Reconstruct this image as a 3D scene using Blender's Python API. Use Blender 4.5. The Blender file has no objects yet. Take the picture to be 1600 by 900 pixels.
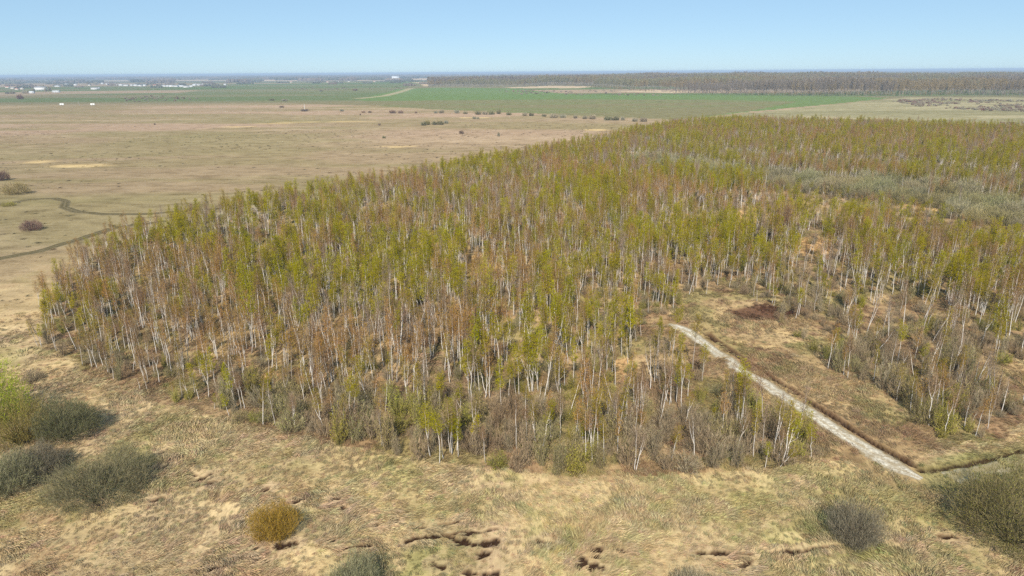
import bpy, math, random
import numpy as np
from mathutils import Matrix, Vector

random.seed(7)
RNG = np.random.default_rng(7)
sc = bpy.context.scene
COL = sc.collection

# ------------------------------------------------------------------ camera
CAM_H = 50.0
F_PX = 1067.0                      # focal length in pixels of a 1600 px wide frame (24 mm)
PITCH = math.radians(17.55)
ROLL = math.radians(-0.39)
cam = bpy.data.cameras.new('camera')
cam.sensor_width = 36.0
cam.lens = 36.0 * F_PX / 1600.0
cam.clip_start = 0.5
cam.clip_end = 120000.0
camo = bpy.data.objects.new('camera', cam)
COL.objects.link(camo)
RC = Matrix.Rotation(math.pi / 2 - PITCH, 3, 'X') @ Matrix.Rotation(ROLL, 3, 'Z')
camo.matrix_world = Matrix.Translation((0, 0, CAM_H)) @ RC.to_4x4()
sc.camera = camo
sc.render.resolution_x, sc.render.resolution_y = 1024, 576

# ------------------------------------------------------------------ sky and sun
SUN_EL = math.radians(40)
SUN_AZ = math.radians(7)            # light travels forward (+Y), 7 degrees towards +X
world = bpy.data.worlds.new('World')
sc.world = world
world.use_nodes = True
wn = world.node_tree.nodes
sky = wn.new('ShaderNodeTexSky')
sky.sky_type = 'NISHITA'
sky.sun_disc = False
sky.sun_elevation = SUN_EL
sky.sun_rotation = math.radians(180) + SUN_AZ
sky.altitude = 100
sky.air_density = 0.65
sky.dust_density = 0.15
sky.ozone_density = 4.0
bg = wn['Background']
bg.inputs['Strength'].default_value = 0.069
pale = wn.new('ShaderNodeMix')
pale.data_type = 'RGBA'
pale.inputs[0].default_value = 0.5
pale.inputs[7].default_value = (5.1, 8.0, 10.2, 1)
world.node_tree.links.new(sky.outputs[0], pale.inputs[6])
world.node_tree.links.new(pale.outputs[2], bg.inputs['Color'])

sun = bpy.data.lights.new('sun', 'SUN')
sun.energy = 4.4
sun.angle = math.radians(0.53)
sun.color = (1.0, 0.93, 0.82)
suno = bpy.data.objects.new('sun', sun)
COL.objects.link(suno)
ld = Vector((math.sin(SUN_AZ) * math.cos(SUN_EL), math.cos(SUN_AZ) * math.cos(SUN_EL), -math.sin(SUN_EL)))
suno.rotation_euler = ld.to_track_quat('-Z', 'Y').to_euler()
suno.location = (0, -60, 120)

vs = sc.view_settings
vs.view_transform = 'Standard'
vs.look = 'None'
vs.gamma = 1.0
vs.exposure = 0.5
vs.use_curve_mapping = False
sc.cycles.max_bounces = 4
sc.cycles.diffuse_bounces = 2
sc.cycles.glossy_bounces = 1
sc.cycles.transmission_bounces = 2
sc.cycles.volume_bounces = 0
sc.cycles.caustics_reflective = False
sc.cycles.caustics_refractive = False
sc.cycles.use_denoising = False
sc.cycles.sample_clamp_direct = 6.0
sc.cycles.sample_clamp_indirect = 2.0

# ------------------------------------------------------------------ helpers: ground points, noise
RCN = np.array(RC)

def G(px, py):
    """point of the flat ground seen at a pixel of the 1600 x 900 photograph (survey of the place)"""
    d = RCN @ np.array([(px - 800) / F_PX, (450 - py) / F_PX, -1.0])
    t = -CAM_H / d[2]
    return np.array([d[0] * t, d[1] * t])

def GP(pts):
    return np.array([G(*p) for p in pts])

def to_px(x, y, z=0.0):
    p = np.stack([x, y, np.zeros_like(x) + z - CAM_H], -1) @ RCN
    return 800 - F_PX * p[..., 0] / p[..., 2], 450 + F_PX * p[..., 1] / p[..., 2], -p[..., 2]

def _hash(ix, iy, seed):
    h = (ix.astype(np.int64) * 374761393 + iy.astype(np.int64) * 668265263 + seed * 2147483647) & 0xFFFFFFFF
    h = ((h ^ (h >> 13)) * 1274126177) & 0xFFFFFFFF
    h = (h ^ (h >> 16)) & 0xFFFFFFFF
    return h / 4294967295.0

def vnoise(x, y, seed=0):
    fx, fy = np.floor(x), np.floor(y)
    u, v = x - fx, y - fy
    u = u * u * (3 - 2 * u)
    v = v * v * (3 - 2 * v)
    a, b = _hash(fx, fy, seed), _hash(fx + 1, fy, seed)
    c, d = _hash(fx, fy + 1, seed), _hash(fx + 1, fy + 1, seed)
    return (a * (1 - u) + b * u) * (1 - v) + (c * (1 - u) + d * u) * v

def fbm(x, y, size, seed=0, octv=4):
    x, y = np.asarray(x, float) / size, np.asarray(y, float) / size
    s, a, t = 0.0, 1.0, 0.0
    for k in range(octv):
        s = s + a * vnoise(x * 2 ** k + 17.3 * k, y * 2 ** k - 9.1 * k, seed + k)
        t += a
        a *= 0.5
    return s / t

def sstep(a, b, v):
    t = np.clip((v - a) / (b - a), 0, 1)
    return t * t * (3 - 2 * t)

def in_poly(x, y, P):
    r = np.zeros(x.shape, bool)
    j = len(P) - 1
    for i in range(len(P)):
        xi, yi, xj, yj = P[i][0], P[i][1], P[j][0], P[j][1]
        c = ((yi > y) != (yj > y)) & (x < (xj - xi) * (y - yi) / (yj - yi + 1e-12) + xi)
        r ^= c
        j = i
    return r

def dist_line(x, y, L):
    d = np.full(x.shape, 1e9)
    for (ax, ay), (bx, by) in zip(L[:-1], L[1:]):
        vx, vy = bx - ax, by - ay
        t = np.clip(((x - ax) * vx + (y - ay) * vy) / (vx * vx + vy * vy + 1e-9), 0, 1)
        d = np.minimum(d, np.hypot(x - ax - t * vx, y - ay - t * vy))
    return d

# ------------------------------------------------------------------ survey of the place
TRACK = GP([(1046, 507), (1075, 520), (1105, 542), (1139, 566), (1195, 603), (1262, 646), (1330, 689), (1397, 730), (1440, 750)])
DITCH = GP([(1105, 522), (1150, 553), (1200, 585), (1240, 612), (1307, 654), (1356, 686), (1409, 717), (1425, 726)])
DITCH_B = GP([(1322, 706), (1345, 722), (1368, 738), (1396, 760)])
DITCH_C = GP([(1440, 735), (1480, 730), (1510, 725), (1550, 715), (1600, 703), (1680, 682)])
ROAD_B = GP([(1486, 749), (1510, 741), (1550, 732), (1600, 722), (1700, 700), (1800, 678)])

WOOD = GP([(62, 545), (150, 585), (262, 628), (345, 654), (470, 684), (575, 706), (650, 722), (800, 738), (880, 748), (1000, 746),
           (1100, 740), (1200, 736), (1285, 718), (1236, 662), (1170, 612), (1100, 562), (1040, 515), (1048, 486), (1090, 462), (1150, 458),
           (1200, 482), (1236, 530), (1290, 590), (1370, 606), (1420, 645), (1470, 694), (1540, 684), (1605, 635), (1800, 620),
           (2150, 420), (2050, 225), (1800, 212), (1600, 209), (1300, 196), (1150, 194), (1060, 198), (1000, 208), (850, 240),
           (700, 270), (560, 300), (420, 325), (300, 345), (225, 362), (150, 398), (90, 445), (60, 500)])
SPARSE = GP([(1050, 486), (1090, 440), (1180, 440), (1300, 470), (1420, 480), (1620, 480), (1800, 540), (1800, 700), (1480, 700), (1350, 610), (1230, 525)])
SHRUBBY = GP([(300, 645), (470, 684), (650, 722), (880, 750), (1100, 742), (1290, 718), (1215, 640), (1100, 640), (900, 640), (650, 620), (470, 610), (330, 610)])
CLEARING = GP([(1040, 512), (1050, 484), (1090, 455), (1180, 445), (1300, 460), (1420, 470), (1640, 480), (1800, 540), (1800, 640), (1600, 660), (1440, 722), (1300, 720), (1200, 650), (1100, 565)])
OPEN = [GP(p) for p in (
    [(620, 392), (660, 380), (700, 376), (735, 392), (700, 404), (650, 406)],
    [(715, 400), (760, 395), (790, 412), (770, 440), (735, 445)],
    [(590, 445), (620, 432), (640, 455), (600, 470)],
    [(1235, 372), (1290, 362), (1310, 385), (1290, 405), (1245, 400)],
    [(1140, 330), (1200, 325), (1230, 345), (1160, 360)],
    [(560, 595), (600, 590), (605, 615), (570, 622)],
    [(960, 565), (985, 560), (985, 600), (955, 600)],
    [(400, 590), (430, 580), (450, 600), (415, 620)],
    [(1230, 286), (1300, 290), (1290, 298), (1240, 296)],
    [(1390, 315), (1470, 322), (1460, 330), (1395, 326)],
    [(1330, 480), (1395, 480), (1395, 500), (1340, 505)],
    [(1540, 600), (1600, 560), (1620, 610), (1580, 640)],
)]
WILLOW_BAND = GP([(960, 254), (1050, 256), (1180, 276), (1290, 286), (1400, 294), (1500, 308), (1600, 328), (1700, 345), (1700, 388), (1600, 372),
                  (1530, 352), (1450, 328), (1350, 316), (1250, 302), (1130, 290), (1000, 274)])
BAND_FRONT = GP([(1200, 295), (1350, 314), (1450, 326), (1530, 350), (1600, 370), (1700, 386), (1700, 440), (1600, 424), (1500, 396), (1400, 372), (1250, 340), (1180, 314)])
THICKET = GP([(1290, 560), (1350, 540), (1450, 515), (1560, 555), (1570, 620), (1490, 690), (1430, 662), (1380, 617), (1320, 602)])
PALE_SCRUB = GP([(830, 240), (900, 228), (1000, 232), (1150, 262), (1300, 276), (1450, 290), (1600, 320), (1600, 285), (1450, 268), (1300, 258), (1150, 245), (1000, 224), (920, 222)])

FAR_GREEN = GP([(560, 156), (620, 140), (680, 138), (800, 139), (900, 148), (1050, 148), (1200, 150), (1340, 151), (1395, 153), (1330, 160), (1150, 177), (1060, 187),
                (940, 182), (800, 176), (680, 171), (600, 166)])
FAR_OLIVE = GP([(430, 160), (560, 158), (760, 156), (900, 155), (1100, 156), (1250, 158), (1180, 172), (1060, 187), (940, 182), (800, 176), (680, 171), (600, 166), (500, 163)])
LEFT_GREEN = GP([(-400, 160), (-400, 152), (0, 153), (100, 152), (200, 153), (330, 140), (430, 133), (640, 134), (625, 142), (560, 158), (430, 160), (200, 160)])
RIGHT_FIELD = GP([(1060, 190), (1180, 176), (1330, 161), (1420, 152), (1560, 152), (1900, 160), (2200, 200), (1600, 208), (1300, 196), (1150, 194)])
FAR_ROAD = GP([(560, 154), (600, 150), (625, 144), (642, 139)])
FAR_STRIPS = [GP(p) for p in ([(790, 138), (860, 136), (935, 137), (905, 139), (800, 139)], [(960, 143), (1020, 141), (1100, 144), (1040, 145.5)],
                              [(640, 130), (670, 129), (672, 136), (662, 136), (655, 131.5)], [(1300, 124), (1430, 122.5), (1480, 125), (1320, 126.5)])]
TRAIL_A = GP([(-60, 330), (0, 320), (45, 312), (85, 310), (103, 314), (100, 324), (120, 331), (165, 335), (230, 334), (330, 327), (420, 316), (540, 296)])
TRAIL_B = GP([(-60, 420), (0, 404), (60, 392), (120, 375), (180, 355), (260, 345)])
PALE_SPOTS = [(125, 259, 22, 8), (60, 253, 10, 7), (372, 198, 20, 9), (545, 190, 30, 9), (620, 229, 16, 6), (740, 184, 20, 9), (430, 193, 18, 8), (470, 191, 26, 9), (930, 203, 14, 8)]

PEAT = [  # eroded wet holes and runnels in the meadow: pixel polyline, width in metres
    ([(509, 787), (520, 792), (537, 790)], .55), ([(518, 778), (527, 777)], .3), ([(555, 806), (562, 805)], .35), ([(580, 822), (586, 820)], .45), ([(608, 811), (618, 812)], .3),
    ([(648, 826), (662, 824)], .4), ([(682, 821), (692, 821)], .4), ([(697, 821), (714, 818)], .25), ([(637, 846), (662, 840), (685, 837), (700, 837)], .3), ([(700, 836), (732, 833)], .45), ([(732, 833), (778, 830)], .2),
    ([(702, 839), (715, 846), (735, 849)], .5), ([(728, 847), (747, 851), (772, 848)], .6), ([(535, 857), (550, 854), (577, 852)], .25), ([(432, 855), (446, 852), (459, 850)], .5), ([(398, 877), (416, 875)], .25),
    ([(751, 867), (761, 868)], .5), ([(744, 864), (750, 866)], .25), ([(677, 882), (692, 887)], .3), ([(725, 894), (745, 896)], .25), ([(757, 898), (772, 897)], .45),
    ([(411, 766), (419, 762)], .35), ([(459, 782), (475, 776)], .3), ([(508, 845), (520, 843)], .22), ([(247, 733), (268, 726)], .35), ([(306, 751), (318, 747), (329, 743)], .4),
    ([(322, 758), (337, 752)], .35), ([(241, 782), (253, 779)], .25), ([(374, 816), (382, 813)], .5), ([(326, 890), (336, 888), (348, 885)], .35), ([(393, 861), (400, 858)], .3), ([(250, 706), (267, 700)], .3),
    ([(290, 735), (306, 743)], .25), ([(844, 847), (852, 851), (859, 849)], .4), ([(925, 859), (938, 859)], .45), ([(928, 866), (933, 868)], .35), ([(941, 869), (953, 870)], .25), ([(961, 858), (964, 858)], .25),
    ([(969, 861), (972, 860)], .35), ([(900, 883), (910, 879), (914, 874)], .55), ([(924, 888), (931, 883)], .5), ([(934, 886), (941, 890)], .5), ([(1150, 889), (1160, 884), (1171, 878)], .35),
    ([(1087, 864), (1130, 865), (1176, 866)], .12), ([(1212, 867), (1260, 862), (1305, 854)], .25), ([(1463, 836), (1490, 835)], .5), ([(1200, 866), (1213, 867)], .15),
    ([(118, 682), (150, 680)], .3), ([(115, 770), (160, 790)], .2),
]
PEAT_W = [(GP(p), w * .85) for p, w in PEAT]

def peat_mask(x, y, grow=0.0):
    m = np.zeros(x.shape)
    near = (y < 125) & (y > 40) & (np.abs(x) < 75)
    if near.any():
        xn, yn = x[near], y[near]
        wob = (fbm(xn * .7, yn, 0.55, 91, 3) - .5) * 1.6
        mn = np.zeros(xn.shape)
        for L, w in PEAT_W:
            lo, hi = L.min(0) - 2.5, L.max(0) + 2.5
            k = (xn > lo[0]) & (xn < hi[0]) & (yn > lo[1]) & (yn < hi[1])
            if k.any():
                d = dist_line(xn[k], yn[k], L) + wob[k] * (0.26 + .9 * w) - grow
                mn[k] = np.maximum(mn[k], 1 - sstep(w * .5 + .05, w * .5 + .25, d))
        m[near] = mn
    return m

def ditch_mask(x, y):
    m = np.zeros(x.shape)
    near = (y < 180) & (y > 40) & (x > 5) & (x < 130)
    if near.any():
        xn, yn = x[near], y[near]
        w = (fbm(xn, yn, 2.0, 55, 2) - .5) * .5
        a = 1 - sstep(.35, .8, dist_line(xn, yn, DITCH) + w * .7)
        b = .45 * (1 - sstep(.3, 1.1, dist_line(xn, yn, DITCH_B) + w))
        c = .9 * (1 - sstep(.25, .85, dist_line(xn, yn, DITCH_C) + w))
        m[near] = np.maximum(np.maximum(a, b), c)
    return m

def height(x, y):
    x, y = np.asarray(x, float), np.asarray(y, float)
    near = 1 - sstep(180, 420, np.hypot(x, y))
    h = (fbm(x, y, 24, 3, 3) - .5) * .7 * near
    h = h + 16 * np.exp(-((x - 1300) / 1500) ** 2 - ((y - 3300) / 1000) ** 2) * sstep(1500, 2300, y)
    hum = np.zeros(x.shape)
    k = (y > 30) & (y < 190) & (np.abs(x) < 140)
    if k.any():
        xk, yk = x[k], y[k]
        hum[k] = (fbm(xk, yk, 2.2, 11, 3) - .5) * .55 + (fbm(xk * 1.5, yk, 0.8, 12, 2) - .5) * .22
        d = np.minimum(dist_line(xk, yk, TRACK), dist_line(xk, yk, ROAD_B) + .5)
        flat = 1 - sstep(2.4, 4.5, d)
        hum[k] *= (1 - .9 * flat)
        h[k] = h[k] * (1 - .8 * flat) + .12 * (1 - sstep(1.8, 3.2, d))
    return h + hum - .32 * peat_mask(x, y) - .7 * ditch_mask(x, y)

def mix(c, col, m):
    return c + (np.asarray(col) - c) * m[:, None]

STRAW, TAN, GREEN, BROWN, PEATC = (.455, .35, .19), (.395, .30, .175), (.25, .235, .085), (.27, .165, .085), (.036, .020, .012)

def tint(x, y):
    """ground cover colour (albedo) at world points"""
    x, y = np.asarray(x, float), np.asarray(y, float)
    r = np.hypot(x, y)
    wx = x + (fbm(x, y, 14, 61, 3) - .5) * 10 * sstep(30, 200, r)
    wy = y + (fbm(x, y, 14, 62, 3) - .5) * 10 * sstep(30, 200, r)
    c = np.tile(np.array(TAN), (len(x), 1))
    # near meadow: straw with browner and greener patches
    n1, n2, n3 = fbm(x, y, 16, 21), fbm(x, y, 7, 22), fbm(x, y, 2.6, 23, 3)
    c = mix(c, STRAW, sstep(.35, .62, n1 * .5 + n2 * .5))
    c = mix(c, (.36, .245, .14), .6 * sstep(.53, .66, n2 * .6 + n3 * .4))
    c = mix(c, GREEN, .5 * sstep(.54, .70, fbm(x, y, 9, 24) * .6 + fbm(x, y, 2.0, 25, 3) * .4))
    nearm = 1 - sstep(150, 300, r)
    for (px, py, rad, a) in ((720, 868, 9, .8), (640, 885, 7, .7), (800, 880, 6, .6), (470, 712, 5, .6), (250, 735, 9, .55), (600, 745, 7, .4), (890, 830, 5, .3), (1380, 872, 8, .55), (1460, 880, 7, .5), (1420, 778, 5, .6),
                             (1240, 770, 8, .5), (700, 745, 6, .4), (1210, 890, 6, .5), (970, 880, 5, .4), (490, 800, 5, .4), (1330, 760, 7, .45), (1080, 770, 6, .4), (1560, 745, 6, .6), (350, 620, 6, .3)):
        g = G(px, py)
        c = mix(c, (.215, .215, .075), .7 * a * np.exp(-((x - g[0]) ** 2 + (y - g[1]) ** 2) / (rad * rad)) * sstep(.36, .6, n2 * .5 + n3 * .5))
    # big dry field on the far side: streaks that run across
    fieldm = sstep(150, 260, r) * 1.0
    s1 = fbm(x * .22 + y * .03, y, 26, 31, 4)
    s2 = fbm(x * .35, y, 60, 32, 4)
    f = np.tile(np.array((.235, .178, .112)), (len(x), 1))
    f = mix(f, (.285, .22, .142), sstep(.45, .7, s2))
    f = mix(f, (.195, .160, .085), .8 * sstep(.46, .66, s1))
    f = mix(f, (.30, .215, .155), .8 * sstep(.48, .62, fbm(x * .3, y, 140, 34, 3)) * sstep(400, 700, r))
    f = mix(f, (.185, .16, .078), .6 * sstep(.52, .66, fbm(x * .4, y, 90, 33, 3)))
    c = c + (f - c) * fieldm[:, None]
    for (px, py, rx, ry) in PALE_SPOTS:
        g = G(px, py)
        d = np.hypot((x - g[0]) / rx * (1 if r.max() else 1), (y - g[1]) / ry) + (fbm(x, y, 9, 71, 2) - .5) * .5
        c = mix(c, (.44, .33, .17), .8 * (1 - sstep(.7, 1.1, d)))
    # far plain
    farm = sstep(1150, 1350, y)
    p = np.tile(np.array((.15, .135, .075)), (len(x), 1))
    p = mix(p, (.085, .12, .04), sstep(.48, .6, fbm(x * .3, y, 260, 41, 3)))
    p = mix(p, (.25, .19, .13), sstep(.52, .60, fbm(x * .3, y, 380, 42, 2)))
    c = c + (p - c) * farm[:, None]
    vf = sstep(3800, 5200, y)
    q = np.tile(np.array((.13, .125, .08)), (len(x), 1))
    q = mix(q, (.36, .28, .2), sstep(.56, .62, fbm(x * .25, y, 900, 43, 2)))
    c = c + (q - c) * vf[:, None]
    pm = lambda P: in_poly(wx, wy, P).astype(float)
    stripe = sstep(.35, .65, fbm(x * .2, y, 50, 44, 3))
    c = mix(c, (.135, .135, .068), pm(LEFT_GREEN) * .9)
    c = mix(c, (.085, .12, .045), pm(LEFT_GREEN) * .75 * sstep(.50, .58, fbm(x * .15, y, 130, 45, 2)))
    c = mix(c, (.10, .15, .048), pm(FAR_GREEN) * .95)
    c = mix(c, (.15, .135, .07), pm(FAR_OLIVE) * (.55 + .4 * stripe))
    rf = pm(RIGHT_FIELD)
    c = mix(c, (.22, .20, .115), rf)
    c = mix(c, (.31, .27, .17), rf * .7 * sstep(.5, .62, fbm(x * .2, y, 22, 46, 3)))
    c = mix(c, (.155, .145, .075), rf * .5 * sstep(.5, .65, fbm(x * .3, y, 70, 47, 2)))
    for P in FAR_STRIPS:
        c = mix(c, (.36, .28, .19), pm(P))
    c = mix(c, (.26, .23, .14), (1 - sstep(6, 14, dist_line(x, y, FAR_ROAD))))
    # wheel trails in the field
    g = G(104, 319)
    c = mix(c, (.20, .16, .08), .7 * np.exp(-((x - g[0]) ** 2 + (y - g[1]) ** 2) / 36) * sstep(.35, .6, n3))
    # the wood's floor
    w = pm(WOOD)
    wf = np.tile(np.array((.28, .195, .11)), (len(x), 1))
    wf = mix(wf, (.345, .245, .13), sstep(.45, .62, n2))
    wf = mix(wf, (.19, .115, .065), .7 * sstep(.5, .64, fbm(x, y, 6, 51)))
    wf = mix(wf, (.19, .17, .06), .6 * sstep(.52, .62, fbm(x, y, 8, 52)))
    c = c + (wf - c) * (w * .92)[:, None]
    for P in OPEN:
        c = mix(c, (.44, .285, .135), pm(P) * (.6 + .4 * n3))
    cz = pm(CLEARING)
    c = mix(c, (.30, .215, .115), cz * .85)
    c = mix(c, (.215, .135, .078), cz * .8 * sstep(.47, .6, n2 * .5 + n3 * .5))
    c = mix(c, (.43, .32, .165), cz * .8 * sstep(.56, .68, fbm(x, y, 10, 57) * .6 + n3 * .4))
    c = mix(c, (.21, .185, .075), cz * .6 * sstep(.55, .66, fbm(x, y, 8, 58)))
    g = G(1190, 490)
    c = mix(c, (.095, .05, .032), .95 * sstep(.25, .7, np.exp(-(((x - g[0]) / 8.5) ** 2 + ((y - g[1]) / 5.0) ** 2)) + (n2 - .5) * .6))
    # reddish brown verge by the track, then ditches and peat
    if (y < 200).any():
        d = dist_line(x, y, TRACK)
        c = mix(c, (.27, .18, .10), .4 * (1 - sstep(3, 8, d + (n2 - .5) * 8)))
        d = dist_line(x, y, DITCH)
        c = mix(c, (.11, .062, .036), .85 * (1 - sstep(.5, 1.3, d + (n3 - .5))))
        d = dist_line(x, y, DITCH_C)
        c = mix(c, (.15, .085, .045), .8 * (1 - sstep(.5, 1.5, d + (n3 - .5))))
        d = dist_line(x, y, ROAD_B)
        c = mix(c, (.22, .22, .085), .55 * (1 - sstep(3, 5, d + (n3 - .5) * 2)))
        dm = ditch_mask(x, y)
        c = mix(c, (.03, .017, .011), .92 * sstep(.25, .7, dm))
        c = mix(c, (.40, .29, .19), .45 * peat_mask(x, y, 1.0))
        c = mix(c, (.19, .11, .065), .7 * peat_mask(x, y, .10))
        c = mix(c, PEATC, sstep(.2, .6, peat_mask(x, y)))
    return np.clip(c, .005, .9)

# ------------------------------------------------------------------ mesh and material helpers
def new_mesh(name, V, F, mats=(), midx=None, smooth=False):
    """V (n,3) floats, F: (m,k) int array of polygons of k corners"""
    V = np.ascontiguousarray(V, dtype=np.float32)
    F = np.ascontiguousarray(F, dtype=np.int32)
    m = bpy.data.meshes.new(name)
    n, k = F.shape
    m.vertices.add(len(V)); m.vertices.foreach_set('co', V.ravel())
    m.loops.add(n * k); m.loops.foreach_set('vertex_index', F.ravel())
    m.polygons.add(n)
    m.polygons.foreach_set('loop_start', np.arange(n, dtype=np.int32) * k)
    m.polygons.foreach_set('loop_total', np.full(n, k, np.int32))
    for mt in mats:
        m.materials.append(mt)
    if midx is not None:
        m.polygons.foreach_set('material_index', np.ascontiguousarray(midx, dtype=np.int32))
    if smooth:
        m.polygons.foreach_set('use_smooth', np.ones(n, bool))
    m.update(calc_edges=True)
    return m

def link(name, data, parent=None, kind=None, label=None, cat=None, group=None):
    o = bpy.data.objects.new(name, data)
    COL.objects.link(o)
    if parent is not None:
        o.parent = parent
    for k, v in (('kind', kind), ('label', label), ('category', cat), ('group', group)):
        if v:
            o[k] = v
    return o

def mat(name):
    m = bpy.data.materials.new(name)
    m.use_nodes = True
    nt = m.node_tree
    nt.nodes.clear()
    out = nt.nodes.new('ShaderNodeOutputMaterial')
    return m, nt.nodes, nt.links, out

def math_node(N, L, op, a, b):
    n = N.new('ShaderNodeMath'); n.operation = op
    for i, v in enumerate((a, b)):
        if isinstance(v, (int, float)):
            n.inputs[i].default_value = v
        else:
            L.new(v, n.inputs[i])
    return n.outputs[0]

def mixcol(N, L, fac, a, b, mode='MIX'):
    n = N.new('ShaderNodeMix'); n.data_type = 'RGBA'; n.blend_type = mode
    for i, v in ((0, fac), (6, a), (7, b)):
        if isinstance(v, (int, float)):
            n.inputs[i].default_value = v
        elif isinstance(v, tuple):
            n.inputs[i].default_value = (*v, 1)
        else:
            L.new(v, n.inputs[i])
    return n.outputs[2]

def ramp(N, L, fac, stops):
    n = N.new('ShaderNodeValToRGB')
    e = n.color_ramp.elements
    while len(e) < len(stops):
        e.new(.5)
    for el, (p, c) in zip(e, stops):
        el.position = p
        el.color = (*c, 1) if len(c) == 3 else c
    L.new(fac, n.inputs[0])
    return n.outputs[0]

def noise_tex(N, L, vec, scale, detail=4, rough=.55, dist=0.0):
    n = N.new('ShaderNodeTexNoise')
    n.inputs['Scale'].default_value = scale
    n.inputs['Detail'].default_value = detail
    n.inputs['Roughness'].default_value = rough
    n.inputs['Distortion'].default_value = dist
    if vec is not None:
        L.new(vec, n.inputs['Vector'])
    return n.outputs['Fac']

def ground_material():
    m, N, L, out = mat('matted_dry_grass')
    at = N.new('ShaderNodeAttribute'); at.attribute_name = 'tint'
    tc = N.new('ShaderNodeTexCoord')
    mp = N.new('ShaderNodeMapping'); mp.inputs['Rotation'].default_value = (0, 0, .6); mp.inputs['Scale'].default_value = (1.0, 3.2, 1.0)
    L.new(tc.outputs['Object'], mp.inputs[0])
    mp2 = N.new('ShaderNodeMapping'); mp2.inputs['Rotation'].default_value = (0, 0, -.5); mp2.inputs['Scale'].default_value = (3.0, 1.0, 1.0)
    L.new(tc.outputs['Object'], mp2.inputs[0])
    a = noise_tex(N, L, mp.outputs[0], 1.1, 5, .65, .8)
    b = noise_tex(N, L, mp2.outputs[0], 0.9, 5, .65, .8)
    pick = noise_tex(N, L, tc.outputs['Object'], .12, 3)
    pk = ramp(N, L, pick, [(.45, (0, 0, 0)), (.55, (1, 1, 1))])
    fine = mixcol(N, L, pk, a, b)
    v1 = ramp(N, L, fine, [(.28, (.64, .60, .55)), (.5, (1, 1, 1)), (.72, (1.26, 1.25, 1.21))])
    c = mixcol(N, L, 1.0, at.outputs['Color'], v1, 'MULTIPLY')
    mid = noise_tex(N, L, tc.outputs['Object'], .05, 6, .6)
    v2 = ramp(N, L, mid, [(.3, (.86, .84, .80)), (.7, (1.12, 1.12, 1.12))])
    c = mixcol(N, L, 1.0, c, v2, 'MULTIPLY')
    mp3 = N.new('ShaderNodeMapping'); mp3.inputs['Scale'].default_value = (.5, 1.0, 1.0)
    L.new(tc.outputs['Object'], mp3.inputs[0])
    blot = noise_tex(N, L, mp3.outputs[0], .16, 5, .7)
    v3 = ramp(N, L, blot, [(.34, (.68, .66, .62)), (.5, (1, 1, 1)), (.68, (1.16, 1.15, 1.12))])
    c = mixcol(N, L, 1.0, c, v3, 'MULTIPLY')
    bs = N.new('ShaderNodeBsdfDiffuse'); bs.inputs['Roughness'].default_value = .8
    L.new(c, bs.inputs['Color'])
    bp = N.new('ShaderNodeBump'); bp.inputs['Strength'].default_value = .8; bp.inputs['Distance'].default_value = .25
    L.new(fine, bp.inputs['Height']); L.new(bp.outputs[0], bs.inputs['Normal'])
    L.new(bs.outputs[0], out.inputs['Surface'])
    return m

def leaf_material(name, col, var=.25, trans=.3, hue=(1.0, 1.0, 1.0), attr=None):
    """thin plant matter: diffuse plus some light passing through, brightness and hue vary per plant"""
    m, N, L, out = mat(name)
    oi = N.new('ShaderNodeObjectInfo')
    gm = N.new('ShaderNodeNewGeometry')
    base = col
    if attr:
        at = N.new('ShaderNodeAttribute'); at.attribute_name = attr; at.attribute_type = 'INSTANCER'
        base = at.outputs['Color']
    else:
        base = mixcol(N, L, oi.outputs['Random'], col, tuple(a * b for a, b in zip(col, hue)))
    v = ramp(N, L, gm.outputs['Random Per Island'], [(0, (1 - var,) * 3), (1, (1 + var,) * 3)])
    c = mixcol(N, L, 1.0, base, v, 'MULTIPLY')
    r2 = math_node(N, L, 'FRACT', math_node(N, L, 'MULTIPLY', oi.outputs['Random'], 37.7), 0.0)
    v2 = ramp(N, L, r2, [(0, (.80,) * 3), (1, (1.18,) * 3)])
    c = mixcol(N, L, 1.0, c, v2, 'MULTIPLY')
    d = N.new('ShaderNodeBsdfDiffuse'); L.new(c, d.inputs['Color'])
    if trans:
        t = N.new('ShaderNodeBsdfTranslucent'); L.new(c, t.inputs['Color'])
        mx = N.new('ShaderNodeMixShader'); mx.inputs[0].default_value = trans
        L.new(d.outputs[0], mx.inputs[1]); L.new(t.outputs[0], mx.inputs[2])
        L.new(mx.outputs[0], out.inputs['Surface'])
    else:
        L.new(d.outputs[0], out.inputs['Surface'])
    return m

def bark_material():
    m, N, L, out = mat('birch_bark')
    tc = N.new('ShaderNodeTexCoord')
    mp = N.new('ShaderNodeMapping'); mp.inputs['Scale'].default_value = (3, 3, 1.6)
    L.new(tc.outputs['Object'], mp.inputs[0])
    n = noise_tex(N, L, mp.outputs[0], 2.2, 4, .65)
    c = ramp(N, L, n, [(.30, (.10, .08, .065)), (.40, (.58, .54, .49)), (.7, (.78, .735, .68))])
    sp = N.new('ShaderNodeSeparateXYZ'); L.new(tc.outputs['Object'], sp.inputs[0])
    low = ramp(N, L, math_node(N, L, 'MULTIPLY', sp.outputs['Z'], .1), [(0, (.42, .38, .34)), (.07, (1, 1, 1)), (.62, (1, .97, .93)), (.95, (.55, .40, .29))])
    c = mixcol(N, L, 1.0, c, low, 'MULTIPLY')
    oi = N.new('ShaderNodeObjectInfo')
    v2 = ramp(N, L, oi.outputs['Random'], [(0, (.60, .56, .52)), (.5, (.92, .91, .90)), (1, (1.08,) * 3)])
    c = mixcol(N, L, 1.0, c, v2, 'MULTIPLY')
    d = N.new('ShaderNodeBsdfDiffuse'); L.new(c, d.inputs['Color'])
    L.new(d.outputs[0], out.inputs['Surface'])
    return m

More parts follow.
